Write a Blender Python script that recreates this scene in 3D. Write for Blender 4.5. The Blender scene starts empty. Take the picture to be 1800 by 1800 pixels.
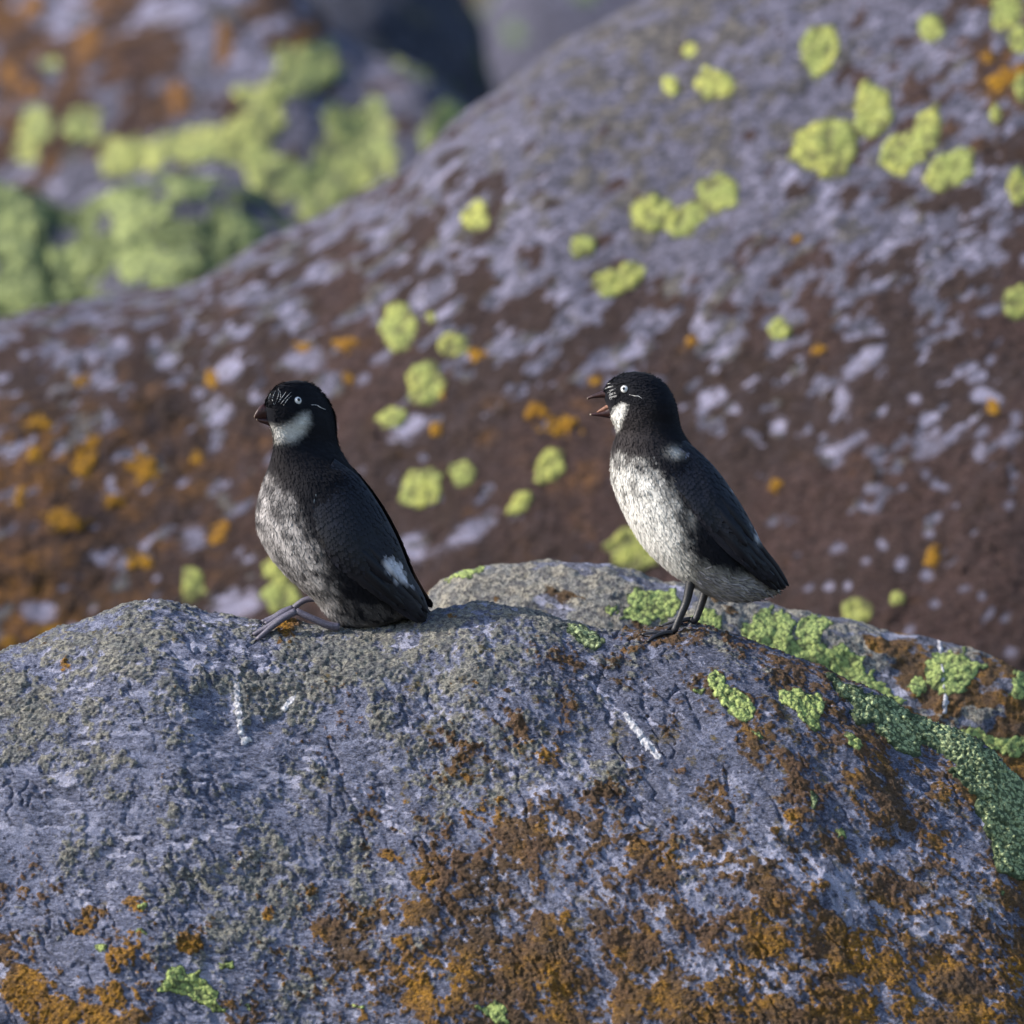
import bpy, math, random
import numpy as np
from mathutils import Vector
from mathutils.bvhtree import BVHTree

random.seed(7)
rng = np.random.default_rng(7)
R = math.radians

# ------------------------------------------------------------------ camera
S = 0.0003          # metres per photo pixel in the plane of the birds
D = 6.0             # camera distance to that plane
ZC = 0.80           # camera height
W0 = 900.0
scene = bpy.context.scene
cam_d = bpy.data.cameras.new("camera")
cam_d.sensor_width = 36.0
cam_d.lens = 36.0 * D / (1800 * S)
cam_d.clip_start = 0.1
cam_d.clip_end = 2000.0
cam_d.dof.use_dof = True
cam_d.dof.focus_distance = D - 0.02
cam_d.dof.aperture_fstop = 7.4
cam_d.dof.aperture_blades = 0
cam = bpy.data.objects.new("camera", cam_d)
cam.location = (0, -D, ZC)
cam.rotation_euler = (R(90), 0, 0)
scene.collection.objects.link(cam)
scene.camera = cam

# ------------------------------------------------------------------ light
SUN_EL, SUN_AZ = 30.0, 10.0       # azimuth: from the left, turned this much towards the camera
to_sun = Vector((-math.cos(R(SUN_EL)) * math.cos(R(SUN_AZ)),
                 -math.cos(R(SUN_EL)) * math.sin(R(SUN_AZ)), math.sin(R(SUN_EL))))
world = bpy.data.worlds.new("World")
scene.world = world
world.use_nodes = True
wn = world.node_tree.nodes
bg = wn["Background"]
sky = wn.new("ShaderNodeTexSky")
sky.sky_type = 'NISHITA'
sky.sun_disc = False
sky.sun_elevation = R(SUN_EL)
sky.sun_rotation = math.atan2(to_sun.x, to_sun.y)
world.node_tree.links.new(sky.outputs[0], bg.inputs[0])
bg.inputs[1].default_value = 0.15
sun_d = bpy.data.lights.new("sun", 'SUN')
sun_d.energy = 4.2
sun_d.angle = R(0.6)
sun_d.color = (1.0, 0.92, 0.81)
sun = bpy.data.objects.new("sun", sun_d)
sun.rotation_euler = to_sun.to_track_quat('Z', 'Y').to_euler()
scene.collection.objects.link(sun)
scene.view_settings.view_transform = 'Standard'
scene.view_settings.look = 'None'
scene.view_settings.exposure = 0.66
scene.view_settings.gamma = 1.0
scene.view_settings.use_curve_mapping = False

# ------------------------------------------------------------------ numpy noise
_pr = np.random.default_rng(11)
PERM = np.concatenate([_pr.permutation(256)] * 3).astype(np.int32)
G3 = np.array([[1,1,0],[-1,1,0],[1,-1,0],[-1,-1,0],[1,0,1],[-1,0,1],[1,0,-1],[-1,0,-1],
               [0,1,1],[0,-1,1],[0,1,-1],[0,-1,-1],[1,1,0],[-1,1,0],[0,-1,1],[0,-1,-1]], np.float32)

def perlin(x, y, z):
    x = np.asarray(x, np.float32); y = np.asarray(y, np.float32); z = np.asarray(z, np.float32)
    x, y, z = np.broadcast_arrays(x, y, z)
    fx, fy, fz = np.floor(x), np.floor(y), np.floor(z)
    xi = fx.astype(np.int32) & 255; yi = fy.astype(np.int32) & 255; zi = fz.astype(np.int32) & 255
    x = x - fx; y = y - fy; z = z - fz
    u = x*x*x*(x*(x*6-15)+10); v = y*y*y*(y*(y*6-15)+10); w = z*z*z*(z*(z*6-15)+10)
    def g(dx, dy, dz):
        h = PERM[PERM[PERM[xi+dx] + yi+dy] + zi+dz] & 15
        gv = G3[h]
        return gv[..., 0]*(x-dx) + gv[..., 1]*(y-dy) + gv[..., 2]*(z-dz)
    x00 = g(0,0,0)*(1-u) + g(1,0,0)*u
    x10 = g(0,1,0)*(1-u) + g(1,1,0)*u
    x01 = g(0,0,1)*(1-u) + g(1,0,1)*u
    x11 = g(0,1,1)*(1-u) + g(1,1,1)*u
    a = x00*(1-v) + x10*v; b = x01*(1-v) + x11*v
    return a*(1-w) + b*w

def fbm(x, y, z, o=4, gain=0.5, lac=2.03):
    s = 0; a = 1.0; t = 0
    for i in range(o):
        s = s + a*perlin(x + 17.3*i, y + 5.1*i, z - 9.7*i); t += a
        x = x*lac; y = y*lac; z = z*lac; a *= gain
    return s / t * 1.6          # about -1..1

def cells(x, y, seed=0):
    """2-D cell noise: distance to the nearest and second nearest jittered point."""
    x = np.asarray(x, np.float32); y = np.asarray(y, np.float32)
    fx = np.floor(x).astype(np.int32); fy = np.floor(y).astype(np.int32)
    f1 = np.full(x.shape, 9.0, np.float32); f2 = f1.copy()
    for i in (-1, 0, 1):
        for j in (-1, 0, 1):
            cx = fx + i; cy = fy + j
            h = PERM[PERM[(cx + seed) & 255] + (cy & 255)]
            h2 = PERM[h + 37]
            d = (cx + h/255.0 - x)**2 + (cy + h2/255.0 - y)**2
            n1 = np.minimum(f1, d)
            f2 = np.minimum(f2, np.maximum(f1, d)); f1 = n1
    return np.sqrt(f1), np.sqrt(f2)

def sstep(a, b, x):
    t = np.clip((x - a) / (b - a), 0, 1)
    return t*t*(3 - 2*t)

def smooth1(xs, ys, x):
    """smooth interpolation (Catmull-Rom-like hermite) through points."""
    xs = np.asarray(xs, float); ys = np.asarray(ys, float)
    m = np.gradient(ys, xs)
    x = np.clip(x, xs[0], xs[-1])
    i = np.clip(np.searchsorted(xs, x) - 1, 0, len(xs) - 2)
    h = xs[i+1] - xs[i]; t = (x - xs[i]) / h
    return ((2*t**3 - 3*t**2 + 1)*ys[i] + (t**3 - 2*t**2 + t)*h*m[i]
            + (-2*t**3 + 3*t**2)*ys[i+1] + (t**3 - t**2)*h*m[i+1])

def grid_lookup(rows, us, vs, u, v):
    g = np.array([[float(c) for c in r.split()] for r in rows]) / 9.0
    us = np.asarray(us, float); vs = np.asarray(vs, float)
    iu = np.clip((u - us[0]) / (us[1] - us[0]), 0, len(us) - 1.001)
    iv = np.clip(np.interp(v, vs, np.arange(len(vs))), 0, len(vs) - 1.001)
    a = iu.astype(int); b = iv.astype(int); fu = iu - a; fv = iv - b
    fu = fu*fu*(3-2*fu); fv = fv*fv*(3-2*fv)
    return (g[b, a]*(1-fu) + g[b, a+1]*fu)*(1-fv) + (g[b+1, a]*(1-fu) + g[b+1, a+1]*fu)*fv

def poly_sdf(poly, u, v):
    """signed distance to a polygon, positive inside."""
    P = np.asarray(poly, float); n = len(P)
    d = np.full(np.shape(u), 1e9); inside = np.zeros(np.shape(u), bool)
    for i in range(n):
        ax, ay = P[i]; bx, by = P[(i+1) % n]
        ex, ey = bx-ax, by-ay
        t = np.clip(((u-ax)*ex + (v-ay)*ey) / (ex*ex + ey*ey + 1e-9), 0, 1)
        d = np.minimum(d, (u-ax-t*ex)**2 + (v-ay-t*ey)**2)
        c = ((ay > v) != (by > v))
        with np.errstate(divide='ignore', invalid='ignore'):
            xin = (bx-ax)*(v-ay)/(by-ay if by != ay else 1e-9) + ax
        inside ^= c & (u < xin)
    d = np.sqrt(d)
    return np.where(inside, d, -d)

# ------------------------------------------------------------------ helpers
def P3(u, v, y=0.0):
    k = S * (D + y) / D
    return Vector(((u - W0)*k, y, ZC - (v - W0)*k))

def to_px(co):
    k = D / (D + co[..., 1]) / S
    return co[..., 0]*k + W0, W0 - (co[..., 2] - ZC)*k

def mesh_obj(name, co, faces, mat, parent=None, origin=None, smooth=True, attrs=None, tri=False):
    """co: world coordinates (N,3); faces (M,3|4) int array or list of lists."""
    co = np.asarray(co, np.float64)
    if parent is not None:
        r = parent
        while r.parent: r = r.parent
        org = np.array(r.location)
    else:
        org = np.array(origin if origin is not None else (0, 0, 0), float)
    co = co - org
    me = bpy.data.meshes.new(name)
    if isinstance(faces, np.ndarray):
        k = faces.shape[1]; m = len(faces)
        me.vertices.add(len(co)); me.vertices.foreach_set("co", co.astype(np.float32).ravel())
        me.loops.add(m*k); me.loops.foreach_set("vertex_index", faces.astype(np.int32).ravel())
        me.polygons.add(m)
        me.polygons.foreach_set("loop_start", np.arange(0, m*k, k, dtype=np.int32))
        me.polygons.foreach_set("loop_total", np.full(m, k, np.int32))
        me.update(calc_edges=True); me.validate()
    else:
        me.from_pydata([tuple(c) for c in co], [], faces)
    if smooth:
        me.polygons.foreach_set("use_smooth", np.ones(len(me.polygons), bool))
    for an, arr in (attrs or {}).items():
        a = me.attributes.new(an, 'FLOAT_COLOR', 'POINT')
        a.data.foreach_set("color", np.asarray(arr, np.float32).ravel())
    me.materials.append(mat)
    o = bpy.data.objects.new(name, me)
    scene.collection.objects.link(o)
    if parent is not None: o.parent = parent
    else: o.location = org
    return o

def tag(o, label=None, cat=None, group=None, kind=None):
    if label: o["label"] = label
    if cat: o["category"] = cat
    if group: o["group"] = group
    if kind: o["kind"] = kind
    return o

def grid_faces(nr, nc, wrap=False):
    i = np.arange(nr - 1)[:, None]; j = np.arange(nc if wrap else nc - 1)[None, :]
    j2 = (j + 1) % nc
    return np.stack([i*nc + j, i*nc + j2, (i+1)*nc + j2, (i+1)*nc + j], -1).reshape(-1, 4)

# ------------------------------------------------------------------ materials
class NT:
    def __init__(self, name):
        self.m = bpy.data.materials.new(name); self.m.use_nodes = True
        self.t = self.m.node_tree; self.n = self.t.nodes
        self.b = self.n["Principled BSDF"]
    def new(self, typ, **kw):
        x = self.n.new(typ)
        for k, v in kw.items(): setattr(x, k, v)
        return x
    def link(self, a, b): self.t.links.new(a, b)
    def noise(self, vec, scale, detail=4, rough=0.6, dist=0.0):
        x = self.new("ShaderNodeTexNoise")
        x.inputs["Scale"].default_value = scale; x.inputs["Detail"].default_value = detail
        x.inputs["Roughness"].default_value = rough; x.inputs["Distortion"].default_value = dist
        self.link(vec, x.inputs["Vector"]); return x.outputs["Fac"]
    def voronoi(self, vec, scale, feature='F1', out="Distance"):
        x = self.new("ShaderNodeTexVoronoi"); x.feature = feature
        x.inputs["Scale"].default_value = scale
        self.link(vec, x.inputs["Vector"]); return x.outputs[out]
    def math(self, op, a, b=None, c=None, clamp=False):
        x = self.new("ShaderNodeMath", operation=op, use_clamp=clamp)
        for i, s in enumerate((a, b, c)):
            if s is None: continue
            if isinstance(s, (int, float)): x.inputs[i].default_value = s
            else: self.link(s, x.inputs[i])
        return x.outputs[0]
    def ramp(self, f, a, b, lo=0.0, hi=1.0):
        x = self.new("ShaderNodeMapRange", interpolation_type='SMOOTHSTEP')
        self.link(f, x.inputs["Value"])
        for k, v in zip(("From Min", "From Max", "To Min", "To Max"), (a, b, lo, hi)): x.inputs[k].default_value = v
        return x.outputs[0]
    def mix(self, f, a, b, mode='MIX'):
        x = self.new("ShaderNodeMix", data_type='RGBA', blend_type=mode)
        for s, inp in ((f, x.inputs[0]), (a, x.inputs[6]), (b, x.inputs[7])):
            if isinstance(s, (int, float)): inp.default_value = s
            elif isinstance(s, tuple): inp.default_value = (*s, 1)
            else: self.link(s, inp)
        return x.outputs[2]
    def bump(self, h, dist, strength=1.0, normal=None):
        x = self.new("ShaderNodeBump"); x.inputs["Distance"].default_value = dist
        x.inputs["Strength"].default_value = strength
        self.link(h, x.inputs["Height"])
        if normal: self.link(normal, x.inputs["Normal"])
        return x.outputs[0]
    def obj(self): return self.new("ShaderNodeTexCoord").outputs["Object"]
    def attr(self, name):
        x = self.new("ShaderNodeAttribute"); x.attribute_name = name
        s = self.new("ShaderNodeSeparateColor"); self.link(x.outputs["Color"], s.inputs[0])
        return s.outputs[0], s.outputs[1], s.outputs[2], x.outputs["Alpha"]

ROCK = dict(base_a=(0.160, 0.180, 0.285), base_b=(0.265, 0.290, 0.430), dark=(0.045, 0.048, 0.070),
            pale=(0.50, 0.51, 0.68), crust_a=(0.42, 0.405, 0.34), crust_b=(0.25, 0.26, 0.25),
            brown=(0.130, 0.080, 0.042), orange=(0.46, 0.225, 0.014), green=(0.22, 0.33, 0.12), olive=(0.17, 0.13, 0.045))

def rock_material(name, c, f=1.0, rot=(0, 0, 0), stretch=(1, 1, 1), bump=1.0):
    """f: texture frequency factor; coordinates are metres."""
    k = NT(name)
    co = k.obj()
    mp = k.new("ShaderNodeMapping"); mp.inputs["Rotation"].default_value = rot; mp.inputs["Scale"].default_value = stretch
    k.link(co, mp.inputs["Vector"]); st = mp.outputs[0]
    org, crust, pale, dark = k.attr("mask_a")
    bright, green, streak, olive = k.attr("mask_b")
    n_fine = k.noise(st, 420*f, 5, 0.72)
    n_mid = k.noise(st, 120*f, 5, 0.65)
    n_big = k.noise(co, 28*f, 4, 0.6)
    n_grain = k.noise(co, 1500*f, 3, 0.7)
    vor = k.voronoi(co, 330*f)
    def edge(m, amt, w=0.16):
        j = k.math('MULTIPLY', k.math('SUBTRACT', n_fine, 0.5), amt)
        return k.ramp(k.math('ADD', m, j), 0.5 - w, 0.5 + w)
    base = k.mix(k.ramp(n_mid, 0.35, 0.68), c['base_a'], c['base_b'])
    n_f2 = k.noise(st, 720*f, 4, 0.75)
    base = k.mix(k.math('MULTIPLY', k.ramp(n_fine, 0.52, 0.66), 0.55), base, c['pale'])
    base = k.mix(k.math('MULTIPLY', k.ramp(n_fine, 0.47, 0.34), 0.70), base, c['dark'])
    base = k.mix(k.math('MULTIPLY', dark, 0.65), base, c['dark'])
    base = k.mix(k.math('MULTIPLY', k.ramp(n_f2, 0.50, 0.36), 0.85), base, c['dark'])  # fine dark flecks in the bump hollows: tiny shadows put into the colour
    base = k.mix(k.math('MULTIPLY', k.ramp(n_f2, 0.55, 0.68), 0.65), base, c['pale'])
    base = k.mix(edge(pale, 1.7), base, k.mix(k.ramp(n_big, 0.4, 0.6), c['pale'], c['base_b']))
    ccol = k.mix(k.ramp(n_mid, 0.4, 0.62), c['crust_a'], c['crust_b'])
    ccol = k.mix(k.ramp(vor, 0.42, 0.75, 0.0, 0.55), ccol, c['dark'])
    ccol = k.mix(k.math('MULTIPLY', k.ramp(n_f2, 0.50, 0.38), 0.85), ccol, c['dark'])  # same painted micro-shadows on the crust
    base = k.mix(k.math('MULTIPLY', edge(crust, 1.9, 0.28), 0.92), base, ccol)
    base = k.mix(edge(olive, 1.5, 0.3), base, c['olive'])
    brn = k.mix(k.ramp(n_big, 0.40, 0.62), c['brown'], tuple(x*y for x, y in zip(c['brown'], (1.5, 1.35, 1.35))))
    oc = k.mix(k.ramp(k.math('ADD', bright, k.math('MULTIPLY', k.math('SUBTRACT', n_mid, 0.5), 1.5)), 0.30, 1.15), brn, c['orange'])
    oc = k.mix(k.math('MULTIPLY', k.ramp(n_f2, 0.52, 0.38), 0.85), oc, tuple(x*0.45 for x in c['brown']))  # painted micro-shadows on the brown and orange lichen
    oc = k.mix(k.math('MULTIPLY', k.ramp(n_f2, 0.60, 0.74), 0.5), oc, c['crust_a'])
    oc = k.mix(k.ramp(vor, 0.40, 0.80, 0.0, 0.45), oc, c['brown'])
    base = k.mix(k.math('MULTIPLY', edge(org, 1.9, 0.26), 0.95), base, oc)
    gc = k.mix(k.ramp(n_fine, 0.38, 0.62), tuple(x*0.55 for x in c['green']), c['green'])
    base = k.mix(edge(green, 0.8), base, gc)
    gain = k.math('ADD', k.math('MULTIPLY', k.ramp(n_grain, 0.30, 0.70), 0.75), 0.58)
    base = k.mix(1.0, base, gain, 'MULTIPLY')
    k.link(base, k.b.inputs["Base Color"])
    k.b.inputs["Roughness"].default_value = 0.88
    k.b.inputs["Specular IOR Level"].default_value = 0.25
    h = k.math('ADD', k.math('ADD', n_fine, k.math('MULTIPLY', n_f2, 0.9)), k.math('MULTIPLY', n_grain, 0.5))
    nb = k.bump(h, 0.0034*bump/f, 0.9)
    k.link(nb, k.b.inputs["Normal"])
    return k.m

def lichen_material(name, a, b, gap, f=1.0, big=None, gk=0.0):
    k = NT(name)
    co = k.obj()
    big = big or tuple(x*0.8 for x in a)
    n1 = k.noise(co, 90*f, 3, 0.6); n2 = k.noise(co, 500*f, 4, 0.7); n3 = k.noise(co, 1600*f, 2, 0.6)
    vd = k.voronoi(co, 380*f)
    c = k.mix(k.ramp(n1, 0.35, 0.65), a, b)
    c = k.mix(k.ramp(n2, 0.57, 0.72), c, big)
    rim = k.attr("rim")[0]
    rj = k.math('ADD', rim, k.math('MULTIPLY', k.math('SUBTRACT', n2, 0.5), 0.5))
    c = k.mix(k.ramp(rj, 0.45, 1.0, 0.0, 0.30), c, tuple(x*0.7 for x in b))
    c = k.mix(k.ramp(rj, 0.42, 0.08, 0.0, 0.9), c, gap)
    c = k.mix(k.ramp(vd, 0.48 - gk, 0.80 - gk, 0.0, 0.85), c, gap)
    c = k.mix(k.math('MULTIPLY', k.ramp(k.noise(co, 800*f, 3, 0.7), 0.50, 0.38), 0.5 + gk*2), c, gap)
    c = k.mix(k.math('MULTIPLY', k.ramp(n2, 0.40, 0.30), 0.8), c, gap)
    c = k.mix(1.0, c, k.math('ADD', k.math('MULTIPLY', n3, 0.7), 0.65), 'MULTIPLY')
    k.link(c, k.b.inputs["Base Color"])
    k.b.inputs["Roughness"].default_value = 0.95
    k.b.inputs["Specular IOR Level"].default_value = 0.1
    h = k.math('SUBTRACT', n2, k.math('MULTIPLY', vd, 0.8))
    k.link(k.bump(h, 0.0016/f, 0.9), k.b.inputs["Normal"])
    return k.m

M_front = rock_material("front_rock", ROCK, 1.0, (0, R(-32), 0), (0.55, 1, 1.35))
BGC = dict(ROCK); BGC.update(base_a=(0.175, 0.172, 0.245), base_b=(0.26, 0.25, 0.355), brown=(0.066, 0.041, 0.036),
                             pale=(0.46, 0.44, 0.62), orange=(0.34, 0.15, 0.02), crust_a=(0.24, 0.22, 0.20), crust_b=(0.17, 0.155, 0.15))
M_back = rock_material("back_rock", BGC, 0.42, (0, R(35), 0), (0.6, 1, 1.3))
M_far = rock_material("far_rock", BGC, 0.3)
SHADE_C = {k_: tuple(x*0.5 for x in v_) for k_, v_ in ROCK.items()}  # rock colours darkened: the shade of the gap is put into the colour
M_gap_shade = rock_material("gap_shade_rock", SHADE_C, 0.3)
MDC = dict(ROCK); MDC.update(crust_a=(0.54, 0.50, 0.41), crust_b=(0.36, 0.36, 0.34), base_a=(0.19, 0.20, 0.27), base_b=(0.29, 0.31, 0.42))
M_mid = rock_material("middle_rock", MDC, 0.8)
M_yellow = lichen_material("map_lichen_yellow", (0.45, 0.46, 0.13), (0.31, 0.36, 0.12), (0.11, 0.11, 0.06), 0.42, (0.53, 0.54, 0.22))
M_yellow_far = lichen_material("map_lichen_far", (0.42, 0.44, 0.15), (0.27, 0.32, 0.13), (0.12, 0.13, 0.08), 0.22, (0.48, 0.50, 0.22))
M_yellow_near = lichen_material("map_lichen_near", (0.42, 0.50, 0.17), (0.34, 0.44, 0.16), (0.07, 0.085, 0.05), 1.0, (0.52, 0.57, 0.25))
M_green = lichen_material("green_crust_lichen", (0.40, 0.48, 0.25), (0.47, 0.55, 0.29), (0.05, 0.07, 0.04), 1.0, (0.55, 0.61, 0.37), 0.12)
M_greenfar = lichen_material("green_far_lichen", (0.27, 0.32, 0.13), (0.33, 0.38, 0.16), (0.13, 0.16, 0.09), 0.30, (0.20, 0.24, 0.14))
M_orange = lichen_material("orange_lichen", (0.36, 0.19, 0.02), (0.26, 0.13, 0.02), (0.10, 0.06, 0.03), 0.7, (0.46, 0.24, 0.03))
M_rust = lichen_material("rust_lichen", (0.24, 0.12, 0.04), (0.18, 0.09, 0.04), (0.10, 0.06, 0.04), 0.4, (0.28, 0.15, 0.05))
M_white = lichen_material("dried_droppings", (0.70, 0.70, 0.74), (0.60, 0.60, 0.66), (0.35, 0.35, 0.40), 1.0, (0.8, 0.8, 0.82))

# ------------------------------------------------------------------ boulders
def arc_rows(A, B, dmax, step, extra):
    """angles from the ridge down the face, about `step` apart along the surface until the drop reaches dmax."""
    ph = np.linspace(0, math.pi/2, 6000)
    f = A*np.sin(ph); d = B*(1-np.cos(ph))
    s = np.concatenate([[0], np.cumsum(np.hypot(np.diff(f), np.diff(d)))])
    p1 = np.interp(dmax, d, ph)
    n = max(4, int(np.interp(p1, ph, s) / step))
    a = np.interp(np.linspace(0, np.interp(p1, ph, s), n), s, ph)
    b = np.linspace(p1, math.pi/2, extra + 1)[1:] if p1 < math.pi/2 - 0.01 else np.array([])
    return np.concatenate([a, b])

def boulder(name, ridge, y0, Af, Ab, ulim, step, dmax, mat, masks, disp, label, end_pad=(900, 900),
            base_z=-0.06, back_rows=50, power=1.0, ridge_noise=0.0, lean=0.0):
    rx = np.array([p[0] for p in ridge], float); rv = np.array([p[1] for p in ridge], float)
    fine = np.arange(ulim[0], ulim[1] + step, step)
    left = np.linspace(rx[0], ulim[0], 40)[:-1] if rx[0] < ulim[0] else np.array([])
    right = np.linspace(ulim[1] + step, rx[-1], 41)[1:] if rx[-1] > ulim[1] else np.array([])
    u = np.concatenate([left, fine, right])
    v = smooth1(rx, rv, u)
    k = S*(D + y0)/D
    x = (u - W0)*k; zr = ZC - (v - W0)*k
    v_ref = np.median(zr)
    B = np.maximum(zr - base_z, 0.01)
    Bref = np.percentile(B, 80)
    front = arc_rows(Af, Bref, dmax, step*k, 90)
    back = -np.linspace(0, 1, back_rows + 1)[1:]**1.3 * math.pi/2
    ph = np.concatenate([back[::-1], front])
    A = np.where(ph >= 0, Af, Ab)[:, None] * (B / Bref)[None, :]**0.6
    sgn = np.sin(ph)[:, None]; cs = np.cos(ph)[:, None]
    X = np.broadcast_to(x[None, :], A.shape).copy()
    bulge = 1 + 0.22*perlin(X*3.1 + 3, ph[:, None]*1.3 + y0*7, y0*3.0)
    Y = y0 - A*sgn*bulge + lean*(x[None, :])
    Z = base_z + B[None, :]*(1 - (1-cs)**power)
    co = np.stack([X, Y, Z], -1)
    du = np.gradient(co, axis=1); dv = np.gradient(co, axis=0)
    nrm = np.cross(dv, du); nrm /= np.linalg.norm(nrm, axis=-1, keepdims=True) + 1e-12
    if nrm[len(ph)//2 + 5, len(u)//2, 1] > 0: nrm = -nrm
    pu, pv = to_px(co)
    ma, mb = masks(pu, pv, co)
    h = disp(pu, pv, co, ma, mb)
    co = co + nrm*h[..., None]
    nr, nc = len(ph), len(u)
    fc = grid_faces(nr, nc)
    org = (float(np.median(x)), y0, 0.0)
    o = mesh_obj(name, co.reshape(-1, 3), fc[:, ::-1].copy(), mat, origin=org,
                 attrs={"mask_a": ma.reshape(-1, 4), "mask_b": mb.reshape(-1, 4)})
    tag(o, label, "boulder")
    return o

US = np.arange(0, 2000, 200)
VF = [1050, 1175, 1300, 1425, 1550, 1675, 1800]
F_ORG = ["0 0 1 0 0 1 3 4 3 2", "1 0 0 1 2 2 4 6 5 3", "1 0 0 2 5 3 4 6 6 4", "1 1 1 2 6 6 5 6 6 6",
         "3 2 1 3 7 7 6 5 6 7", "4 5 2 5 8 7 7 7 7 8", "5 6 3 5 8 8 8 8 8 8"]
F_BRI = ["3 3 3 3 2 1 0 0 0 1", "3 3 3 3 2 2 0 0 1 1", "2 2 2 2 2 2 1 1 2 2", "2 2 2 3 2 2 2 2 2 3",
         "2 3 3 3 2 2 2 2 3 4", "3 4 3 3 3 2 2 3 4 4", "5 5 3 4 4 4 4 4 5 5"]
F_CRU = ["6 7 6 6 6 6 4 3 2 0", "6 6 5 7 7 5 2 3 2 0", "7 6 4 2 5 5 1 2 1 0", "3 4 6 4 4 3 1 1 1 0",
         "2 3 6 5 2 2 1 1 1 1", "2 2 5 3 2 2 1 1 1 1", "2 2 4 3 2 2 2 2 2 2"]
F_PAL = ["3 4 4 4 5 4 2 1 1 1", "3 4 4 4 5 3 1 1 1 1", "3 4 4 4 4 4 2 2 2 2", "4 4 3 4 4 5 4 4 3 3",
         "4 3 4 4 4 5 5 6 6 4", "4 4 4 4 4 4 5 5 5 4", "3 3 4 4 3 3 4 4 4 4"]
F_DRK = ["3 3 3 3 3 4 6 6 4 4", "2 2 2 3 4 7 7 7 6 5", "1 2 2 3 3 6 6 6 5 4", "2 2 2 3 3 3 4 5 4 4",
         "3 3 2 3 3 3 3 3 4 5", "4 3 3 3 4 4 3 3 3 5", "5 5 5 5 4 4 4 4 4 5"]

def thresh(dens, n, soft=0.16):
    """area fraction `dens` of a noise that runs about -1..1."""
    t = (1 - 2*np.clip(dens, 0, 1)) * 0.62
    return sstep(-soft, soft, n - t)

def streak(x, z, deg):
    ca, sa = math.cos(R(deg)), math.sin(R(deg))
    z = z - 700
    return x*ca - z*sa, x*sa + z*ca

def front_masks(u, v, co):
    x, y, z = co[..., 0]*1000, co[..., 1]*1000, co[..., 2]*1000   # millimetres
    tilt = sstep(450, 900, u)
    a, b = streak(x, z, 44)                # a runs down to the right
    a0, b0 = streak(x, z, 6)
    wu = 40*perlin(x/40, y/40, z/40 + 5); wv = 40*perlin(x/40, y/40 + 9, z/40)
    L = lambda g: grid_lookup(g, US, VF, u + wu, v + wv)
    n1 = 0.42*fbm(a/10, y/8, b/6.5, 3, 0.65) + 0.46*fbm(a/4.6 + 7, y/3.6, b/3.0, 3, 0.7) + 0.50*fbm(a/38, y/30, b/24, 2, 0.6)
    n2 = 0.42*fbm(a/9 + 50, y/9, b/7.5, 3, 0.65) + 0.40*fbm(a/4.2 + 7, y/4.2, b/3.6, 3, 0.7) + 0.42*fbm(x/34 + 50, y/30, z/30, 2, 0.6)
    n3 = fbm(a/13 + 90, y/9, b/5.0, 4, 0.66)*tilt + fbm(a0/17 + 90, y/9, b0/4.5, 4, 0.66)*(1-tilt)
    n4 = fbm(x/40 + 20, y/40, z/40, 4, 0.6)
    n5 = fbm(x/24 + 70, y/24, z/24, 4, 0.6)
    org = thresh(L(F_ORG)*0.72, n1, 0.24)
    cru = thresh(L(F_CRU)*0.76, n2 + 0.12*n5, 0.28)
    pal = thresh(L(F_PAL)*0.86, n3, 0.26)
    drk = np.clip(L(F_DRK)*0.9 - 0.2 + 0.55*n4, 0, 1)
    bri = np.clip(L(F_BRI)*0.8 + 0.24 + 0.6*n5 + 0.2*n3, 0, 1)
    # brighter orange cushions
    for (cx, cy, r, s) in ((745, 1740, 60, .5), (720, 1610, 45, .35), (100, 1780, 60, .6), (205, 1690, 45, .7), (210, 1735, 30, .9),
                           (740, 1540, 30, .4), (1120, 1490, 30, .3), (1435, 1560, 30, .5), (990, 1610, 26, .5), (1390, 1445, 22, .5),
                           (500, 1105, 30, .4), (115, 1173, 18, .3), (965, 1330, 35, .35), (1340, 1660, 60, .3), (1560, 1700, 80, .3),
                           (240, 1590, 40, .4), (340, 1650, 40, .3), (475, 1610, 20, .4), (680, 1500, 20, .4), (40, 1740, 60, .3)):
        wgt = np.exp(-(((u+wu*.35-cx)/r)**2 + ((v+wv*.35-cy)/r)**2))
        org = np.maximum(org, sstep(0.42, 0.85, wgt + 0.75*n1 - 0.05)); bri = np.clip(bri + 1.3*s*wgt, 0, 1)
    oli = thresh(0.06 + 0.24*sstep(500, 900, u)*sstep(1150, 1300, v), fbm(a/12 + 30, y/12, b/9 + 11, 4, 0.6))*0.5
    ma = np.stack([org, cru, pal, drk], -1)
    mb = np.stack([bri, np.zeros_like(u), np.zeros_like(u), oli], -1)
    return ma, mb

CRACKS = [[(576, 1290), (590, 1350), (612, 1400), (630, 1455), (642, 1510)], [(235, 1395), (275, 1420), (310, 1440)],
          [(1056, 1140), (1048, 1215), (1085, 1290), (1100, 1350)], [(1205, 1215), (1258, 1320), (1290, 1420), (1300, 1500)],
          [(528, 1135), (545, 1180), (605, 1196), (690, 1182), (704, 1130)], [(1480, 1240), (1530, 1330), (1600, 1430), (1640, 1560)],
          [(1340, 1380), (1400, 1490), (1480, 1600), (1500, 1700)], [(60, 1290), (160, 1300), (250, 1285)], [(860, 1240), (905, 1330), (930, 1450)]]

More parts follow.
